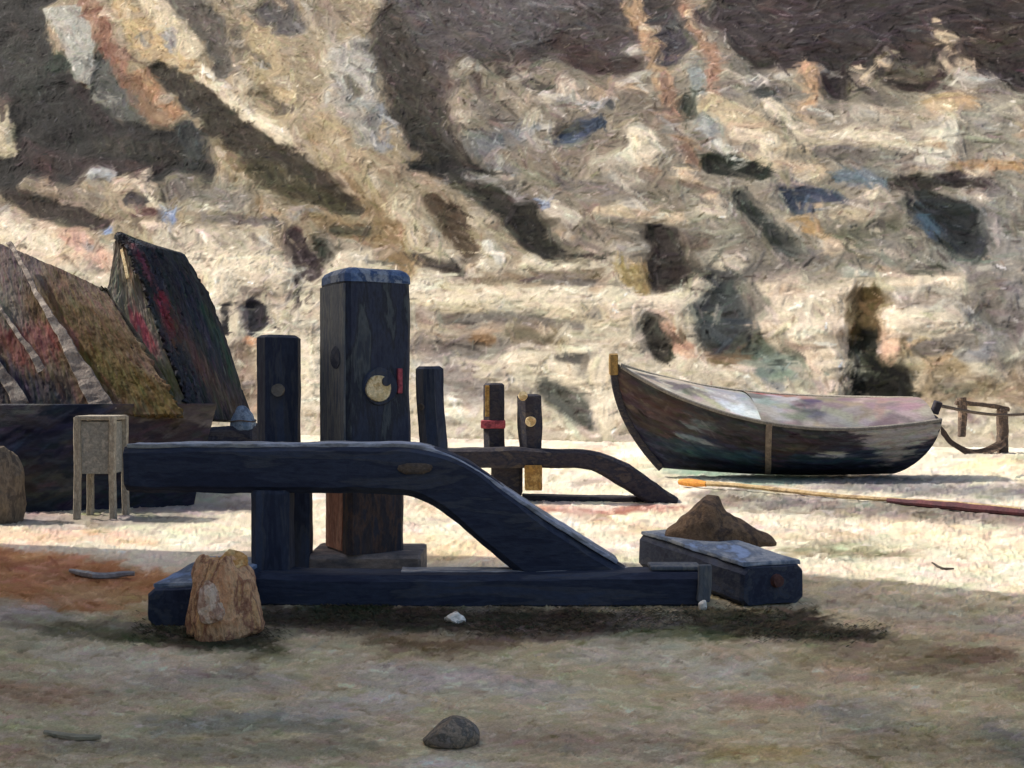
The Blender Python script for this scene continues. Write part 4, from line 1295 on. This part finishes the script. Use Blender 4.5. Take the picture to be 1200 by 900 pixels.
# rear slope and hipped end of the same roof
bk = at(122, 338, 15.0) + Vector((.5, 1.9, -2.0)); bk2 = at(-60, 262, 15.2) + Vector((-.2, 2.0, -2.6))
poly_sheet('roof_end', (br, bk, tr + Vector((.02, .03, 0)), tr), 70, 90, (78, 74, 62), 42, [([(.3, .3), (.6, .6)], 14, (96, 96, 82), .8)], lambda u, v: .06 * np.sin(math.pi * v), hutA, OA, M_roof)
poly_sheet('rear_slope', (bk, bk2, tl, tr), 60, 60, (84, 74, 62), 43, [], lambda u, v: .06 * np.sin(math.pi * v), hutA, OA, M_roof)
poly_sheet('roof_end', (bk2, bl, tl, tl + Vector((-.02, .03, 0))), 70, 90, (86, 76, 66), 54, [], lambda u, v: .06 * np.sin(math.pi * v), hutA, OA, M_roof)
# battens laid down the slope
for (p0, p1, w0, w1, m) in (((14, 290), (128, 489), .07, .26, M_batten), ((-4, 352), (52, 440), .05, .1, M_batten), ((-14, 410), (30, 480), .14, .2, M_batten)):
    def on_roof(px, py):
        # distance of the slope under a photo point
        n = (br - bl).cross(tl - bl).normalized()
        ray = Vector(((px - 600) / F, 1, (450 - py) / F)); c = Vector((0, 0, H))
        return c + ray * ((bl - c).dot(n) / ray.dot(n))
    n = (br - bl).cross(tl - bl).normalized()
    if n.y > 0: n = -n
    a0, a1 = on_roof(*p0), on_roof(*p1)
    bm = bmesh.new()
    pts = [a0.lerp(a1, t) + n * (.06 + .16 * math.sin(math.pi * (.92 - .9 * t if p0[1] < 300 else .55 - .45 * t))) - OA for t in np.linspace(0, 1, 7)]
    timber(bm, pts, w0, .04, side=(a1 - a0).cross(n), ws=[w0, w0 * .8, (w0 + w1) * .45, w1], seed=p0[0], amp=.035, freq=2.2)
    from_bm('batten', bm, m, hutA)
# hull under the roof
u, v = np.meshgrid(np.linspace(0, 1, 150), np.linspace(0, 1, 60))
pn = Paint(60, 150, (40, 42, 56), seed=44)
pn.stroke([(10, 50), (60, 52)], [7, 6], (66, 62, 66), .8); pn.stroke([(90, 40), (140, 45)], [10, 10], (62, 52, 54), .8); pn.stroke([(100, 55), (145, 52)], [6, 7], (84, 74, 66), .8)
pn.stroke([(60, 20), (80, 12)], [10, 8], (58, 60, 58), .8)
pn.brush(900, 24, 4, 0.05, jit=8, warm=3); pn.brush(700, 10, 2.5, 0.2, jit=9, warm=3)
xl, xr = at(-80, 500, 13.2).x, at(262, 500, 14.3).x
hx_ = xl + (xr - xl) * u - .25 * (1 - v) * u
hy_ = 12.75 + .45 * v + 1.5 * np.clip(u - .42, 0, 1) ** 1.3 + .25 * (1 - v) ** 2
hz_ = -.02 + 1.30 * v
hl = sheet('hull', hx_ - OA.x, hy_ - OA.y, hz_, lin(np.clip(pn.img + pn.hgt[..., None] * 0, 8, 246)), M_hull, hutA)
md = hl.modifiers.new('thickness', 'SOLIDIFY'); md.thickness = .08; md.offset = 1

hutB = thing('boat_hut', (-6.2, 16.2, 0), 0, 'hut with a humped black thatched end rising behind the brown roof', 'boat hut', 'beached boats turned into huts')
OB = Vector((-6.2, 16.2, 0))
apex = at(140, 278, 16.4)
# grey left facet
poly_sheet('roof', (at(108, 490, 15.5), at(225, 492, 15.4), at(152, 292, 16.3), at(136, 279, 16.4)), 80, 150, (120, 113, 102), 45,
           [([(.2, .75), (.75, .2)], [10, 14], (112, 110, 98), .8), ([(.6, .55), (.8, .4)], 7, (150, 72, 82), .9), ([(.55, .9), (.7, .8)], 6, (168, 134, 110), .7), ([(.6, .1), (.9, .2)], 12, (92, 88, 60), .8)],
           lambda u, v: .08 * np.sin(math.pi * v), hutB, OB, M_roof)
# humped black end
nu, nv = 120, 170
pn = Paint(nv, nu, (46, 48, 54), seed=46)
pn.stroke([(20, 70), (40, 60), (60, 30)], [14, 12, 12], (78, 62, 58), .9); pn.stroke([(18, 78), (30, 88)], [7, 8], (140, 64, 76), .9)
pn.stroke([(12, 140), (20, 110)], [7, 7], (110, 58, 70), .9, .8); pn.stroke([(70, 100), (90, 60)], [16, 16], (40, 44, 56), .9)
pn.stroke([(96, 80), (108, 40)], [8, 8], (44, 64, 60), .9); pn.stroke([(60, 20), (90, 12)], [12, 10], (64, 56, 52), .9)
pn.stroke([(50, 160), (80, 160)], [6, 6], (60, 66, 56), .9)
pn.brush(1100, 26, 4, math.pi / 2 - .2, jit=8, warm=3, alpha=.75, angj=.2); pn.brush(900, 12, 2.6, math.pi / 2 - .2, jit=10, warm=3, angj=.3)
left = [(225, 492), (205, 440), (185, 390), (165, 330), (150, 292), (139, 277)]
right = [(292, 495), (276, 450), (258, 392), (240, 345), (212, 302), (150, 284)]
lv = np.array([np.interp(np.linspace(0, 1, nv), np.linspace(0, 1, 6), [p[i] for p in left]) for i in (0, 1)])
rv = np.array([np.interp(np.linspace(0, 1, nv), np.linspace(0, 1, 6), [p[i] for p in right]) for i in (0, 1)])
PX = np.zeros((nv, nu)); PY = PX.copy(); PZ = PX.copy()
for j in range(nv):
    t = j / (nv - 1)
    pl = at(lv[0, j], lv[1, j], 15.4 + .95 * t); pr = at(rv[0, j], rv[1, j], 17.6 - .9 * t)
    for i in range(nu):
        s = i / (nu - 1)
        p = pl.lerp(pr, s)
        bulge = .38 * math.sin(math.pi * s) * (1 - .6 * t)
        PX[j, i] = p.x + bulge * .25 - OB.x; PY[j, i] = p.y - bulge - OB.y; PZ[j, i] = p.z
rel = (pn.hgt - .5) * .03 + vnoise(nv, nu, 18, 47, 3) * .05
o = sheet('roof_end', PX + rel * .3, PY - rel, PZ, lin(np.clip(pn.img, 8, 246)), M_roof, hutB)
md = o.modifiers.new('thickness', 'SOLIDIFY'); md.thickness = .08; md.offset = 1
bm = bmesh.new()
timber(bm, [at(143, 292, 16.25) - OB, at(147, 310, 16.1) - OB, at(150, 326, 16.0) - OB], .04, .05, side=(0, 1, 0), seed=48)
from_bm('ridge_peg', bm, M_pale_wood, hutB)
# its lower wall, behind the first hull
bm = bmesh.new()
timber(bm, [at(150, 535, 15.5) - OB, at(200, 535, 15.6) - OB, at(250, 534, 15.8) - OB, at(306, 529, 16.0) - OB], .5, .84, side=(.3, 1, 0), seed=49, amp=.03)
from_bm('wall', bm, M_hull_dark, hutB)

# ------------------------------------------------------------------ small things by the huts
st = thing('wooden_stand', at(119, 600, 12.4), 0, 'small limewashed wooden stand on four legs before the dark hut', 'stand')
ST = st.location; ST.z = 0; st.location = ST
sw, sdp, shh, sleg = .42, .38, 1.17, .52
for xx_, yy_ in ((-1, -1), (1, -1), (1, 1), (-1, 1)):
    bm = bmesh.new()
    timber(bm, [(xx_ * sw / 2, yy_ * sdp / 2, 0), (xx_ * (sw / 2 - .01), yy_ * sdp / 2, .5), (xx_ * (sw / 2 - .01), yy_ * sdp / 2, shh)], .06, .075, side=(0, 1, 0), seed=xx_ + yy_ * 3 + 60, amp=.008)
    from_bm('leg', bm, M_stand, st)
for (c, s) in (((0, -sdp / 2 + .03, .82), (sw - .08, .03, .6)), ((0, sdp / 2 - .03, .82), (sw - .08, .03, .6)), ((-sw / 2 + .04, 0, .82), (.03, sdp - .09, .6)), ((sw / 2 - .04, 0, .82), (.03, sdp - .09, .6))):
    bm = bmesh.new(); box(bm, c, s, 0, .006)
    from_bm('panel', bm, M_stand_panel, st)
bm = bmesh.new(); box(bm, (0, 0, 1.16), (sw + .03, sdp + .04, .05), 0, .012)
from_bm('top', bm, M_stand, st)

o = rock('boulder', (at(-4, 612, 12.0).x, 12.0, -.02), (.3, .28, .58), M_barrel, seed=31, rough=.14, planes=5)
tag(o, 'upright tan stone at the left edge before the dark hull', 'stone')

# crumpled blue canvas on the second hut's side
bm = bmesh.new()
bmesh.ops.create_icosphere(bm, subdivisions=4, radius=1)
for v_ in bm.verts:
    p = v_.co
    k = max(0, (p.z + 1) / 2)
    p = Vector((p.x * .2 * (1.25 - .75 * k), p.y * .19 * (1.25 - .75 * k), max(p.z, -.7) * .23))
    v_.co = wob(wob(p, .03, 5, 2), .015, 12, 5)
cv = from_bm('canvas_bundle', bm, M_blue_cloth, smooth=True)
cv.location = at(285, 505, 15.9); cv.location.z = 1.0
tag(cv, 'faded blue canvas bundle heaped behind the capstan rail', 'bundle')
bm = bmesh.new()
rod(bm, [Vector((.185 * math.cos(t), .175 * math.sin(t), .0 + .01 * math.sin(3 * t))) for t in np.linspace(0, 6.28, 26)], .012, 6)
from_bm('lashing', bm, M_rope, cv)

# ------------------------------------------------------------------ stones and driftwood
bm = bmesh.new()
bmesh.ops.create_icosphere(bm, subdivisions=5, radius=1.0)
for v_ in bm.verts:
    p = v_.co
    m = (abs(p.x) ** 9 + abs(p.y) ** 9 + abs(p.z) ** 9) ** (1 / 9)
    p = p / m
    for nn, dd in (((.6, -.5, .75), .98), ((-.7, -.3, .7), .9), ((-.8, -.62, -.1), 1.02), ((.75, -.72, .1), 1.12), ((-.2, -.9, .5), 1.0), ((.3, .2, 1), .9)):
        nn = Vector(nn).normalized(); ee = p.dot(nn) - dd
        if ee > 0: p = p - nn * ee * .92
    p = wob(wob(wob(p, .14, 1.1, 3), .06, 3.2, 6), .045, 8, 8)
    v_.co = Vector((p.x * (.18 - .03 * p.z), p.y * .16, (p.z + .96) * .262 + p.x * .03))
o = from_bm('boulder', bm, M_brown_rock)
o.location = at(266, 740, 6.6); o.location.z = -.015; o.rotation_euler = (0, math.radians(-4), math.radians(38))
tag(o, 'upright orange-brown stone leaning against the foot of the capstan', 'stone')
cr0 = rock('lit_patch', (0, 0, 0), (.105, .1, .09), M_lit_top, o, seed=21, rough=.2); cr0.location = (.04, -.02, .40)  # ochre lump added as the stone's sunlit top
cr1 = rock('lit_patch', (0, 0, 0), (.09, .07, .15), M_lit_side, o, seed=22, rough=.35); cr1.location = (-.13, -.13, .16)  # pink lump added as the stone's lit left side

# peaked brown stone lying on the far sleeper
bm = bmesh.new()
bmesh.ops.create_icosphere(bm, subdivisions=5, radius=1.0)
for v_ in bm.verts:
    p = v_.co.copy()
    t = p.x
    top = np.interp(t, [-1, -.95, -.6, -.22, -.05, .06, .5, .9, 1], [.04, .3, .62, 1.0, .95, .66, .38, .14, .0])
    z = min(p.z, top) if p.z > 0 else p.z * .1
    zz2 = max(0, p.z) ** .45 * top
    v_.co = wob(wob(Vector((t * .45, p.y * .26 * (1 - .45 * max(0, t)), zz2 * .37 if p.z > 0 else -.02)), .025, 3.2, 7), .02, 9, 3)
o = from_bm('boulder', bm, M_dark_rock)
o.location = at(843, 650, 8.62); o.location.z = .285
o.rotation_euler = (0, 0, math.radians(-14))
tag(o, 'peaked umber stone lying on the bluish sleeper at the right end of the capstan', 'stone')
o = rock('stone', at(528, 872, 4.62), (.125, .1, .08), M_grey_rock, seed=9, rough=.08, planes=3); o.location.z = -.01
tag(o, 'lone rounded grey-brown stone on the darker shingle in the foreground', 'stone')
o = rock('pebble', at(823, 712, 7.35), (.034, .03, .05), M_white, seed=12, rough=.1, sub=3); o.location.z = .0
tag(o, 'round white pebble under the right end of the base beam', 'pebble')
o = rock('pebble', at(533, 728, 6.95), (.07, .05, .05), M_white, seed=13, rough=.25, sub=3); o.location.z = -.01
tag(o, 'broken white pebble below the middle of the base beam', 'pebble')


def stick(name, pts, r, mat, label, cat='driftwood'):
    P0 = [at(px, py, F * H / (py - 450)) for px, py in pts]
    bm = bmesh.new()
    Q = []
    for i in range(len(P0) - 1):
        for k in range(6): Q.append(P0[i].lerp(P0[i + 1], k / 6))
    Q.append(P0[-1])
    n = len(Q)
    rod(bm, [q + Vector((0, 0, r * .8)) for q in Q], [r * (.35 + .65 * math.sin(math.pi * (.12 + .8 * i / n))) for i in range(n)], 7, r * .5)
    return tag(from_bm(name, bm, mat), label, cat)


stick('driftwood', [(52, 862), (90, 867), (118, 868)], .016, M_drift, 'short grey-green driftwood stick in the near left foreground')
stick('driftwood', [(82, 672), (110, 678), (158, 676)], .03, M_bluestick, 'blue-grey driftwood sliver on the orange sand at the left')
stick('twig', [(1092, 661), (1105, 668), (1118, 668)], .012, M_twig, 'tiny dark forked twig on the bright shingle at the right', 'twig')

# dark strands imitating contact shade along the capstan's foot, with some green weed
bm = bmesh.new()
r = random.Random(19)
bands = [(290, 960, 722, 9, 1700), (150, 340, 742, 7, 420), (360, 460, 714, 10, 420), (860, 1040, 742, 6, 380), (540, 700, 734, 7, 420)]
for x0, x1, yc, sp, n in bands:
    for _ in range(int(n * 1.3)):
        px = x0 + (x1 - x0) * min(1, max(0, r.betavariate(1.3, 1.3))); py = max(709, yc + r.gauss(0, sp * .95))
        c = at(px, py, F * H / (py - 450)); c.z = r.uniform(.006, .016)
        a_ = r.gauss(0, .3); L = r.uniform(.02, .07); w_ = r.uniform(.003, .008)
        d = Vector((math.cos(a_), math.sin(a_), 0)); q = Vector((-d.y, d.x, 0)) * w_
        up = Vector((0, 0, r.uniform(.002, .008)))
        p0, p1, p2 = c - d * L * .5, c + up, c + d * L * .5
        p0.z = max(.002, p0.z - .01); p2.z = max(.002, p2.z - .01)
        A = [bm.verts.new(v) for v in (p0 - q * .3, p1 - q, p2 - q * .3, p2 + q * .3, p1 + q, p0 + q * .3)]
        bm.faces.new((A[0], A[1], A[4], A[5])); bm.faces.new((A[1], A[2], A[3], A[4]))
M_shade_weed = daub_mat('shade_weed_strands', [(62, 58, 44), (76, 66, 50), (58, 66, 48), (88, 76, 58)], 3., seed=53, rough=.9, spec=.1)
tag(from_bm('contact_shade_weed', bm, M_shade_weed), 'dark strands imitating contact shade along the foot of the near capstan, with some weed', 'contact_shade_weed', kind='stuff')

# ------------------------------------------------------------------ light, sky, camera
EL, SUN_S, SKY = math.radians(44), 3.3, .15
sdir = Vector((-.72, .20, 0)).normalized() * math.cos(EL) + Vector((0, 0, math.sin(EL)))
sun = bpy.data.lights.new('sun', 'SUN')
sun.energy = SUN_S; sun.angle = math.radians(.6); sun.color = (1, .94, .85)
so = bpy.data.objects.new('sun', sun); COL.objects.link(so)
so.rotation_euler = sdir.to_track_quat('Z', 'Y').to_euler()
so.location = (-20, 10, 30)
w = bpy.data.worlds.new('World'); scene.world = w; w.use_nodes = True
nt = w.node_tree
sky = nt.nodes.new('ShaderNodeTexSky'); sky.sky_type = 'NISHITA'; sky.sun_disc = False
sky.sun_elevation = EL
sky.sun_rotation = math.atan2(sdir.x, sdir.y)
sky.dust_density = 4.0; sky.air_density = 1.0; sky.ozone_density = .7
nt.links.new(sky.outputs[0], nt.nodes['Background'].inputs[0])
nt.nodes['Background'].inputs[1].default_value = SKY

cam = bpy.data.cameras.new('camera'); cam.sensor_width = 36; cam.lens = 37.5; cam.clip_end = 5000
co = bpy.data.objects.new('camera', cam); COL.objects.link(co)
co.location = (0, 0, H); co.rotation_euler = (math.radians(90), 0, 0)
scene.camera = co
vs = scene.view_settings
vs.view_transform = 'Standard'; vs.look = 'None'; vs.gamma = 1; vs.exposure = 0.5; vs.use_curve_mapping = False
scene.cycles.max_bounces = 4
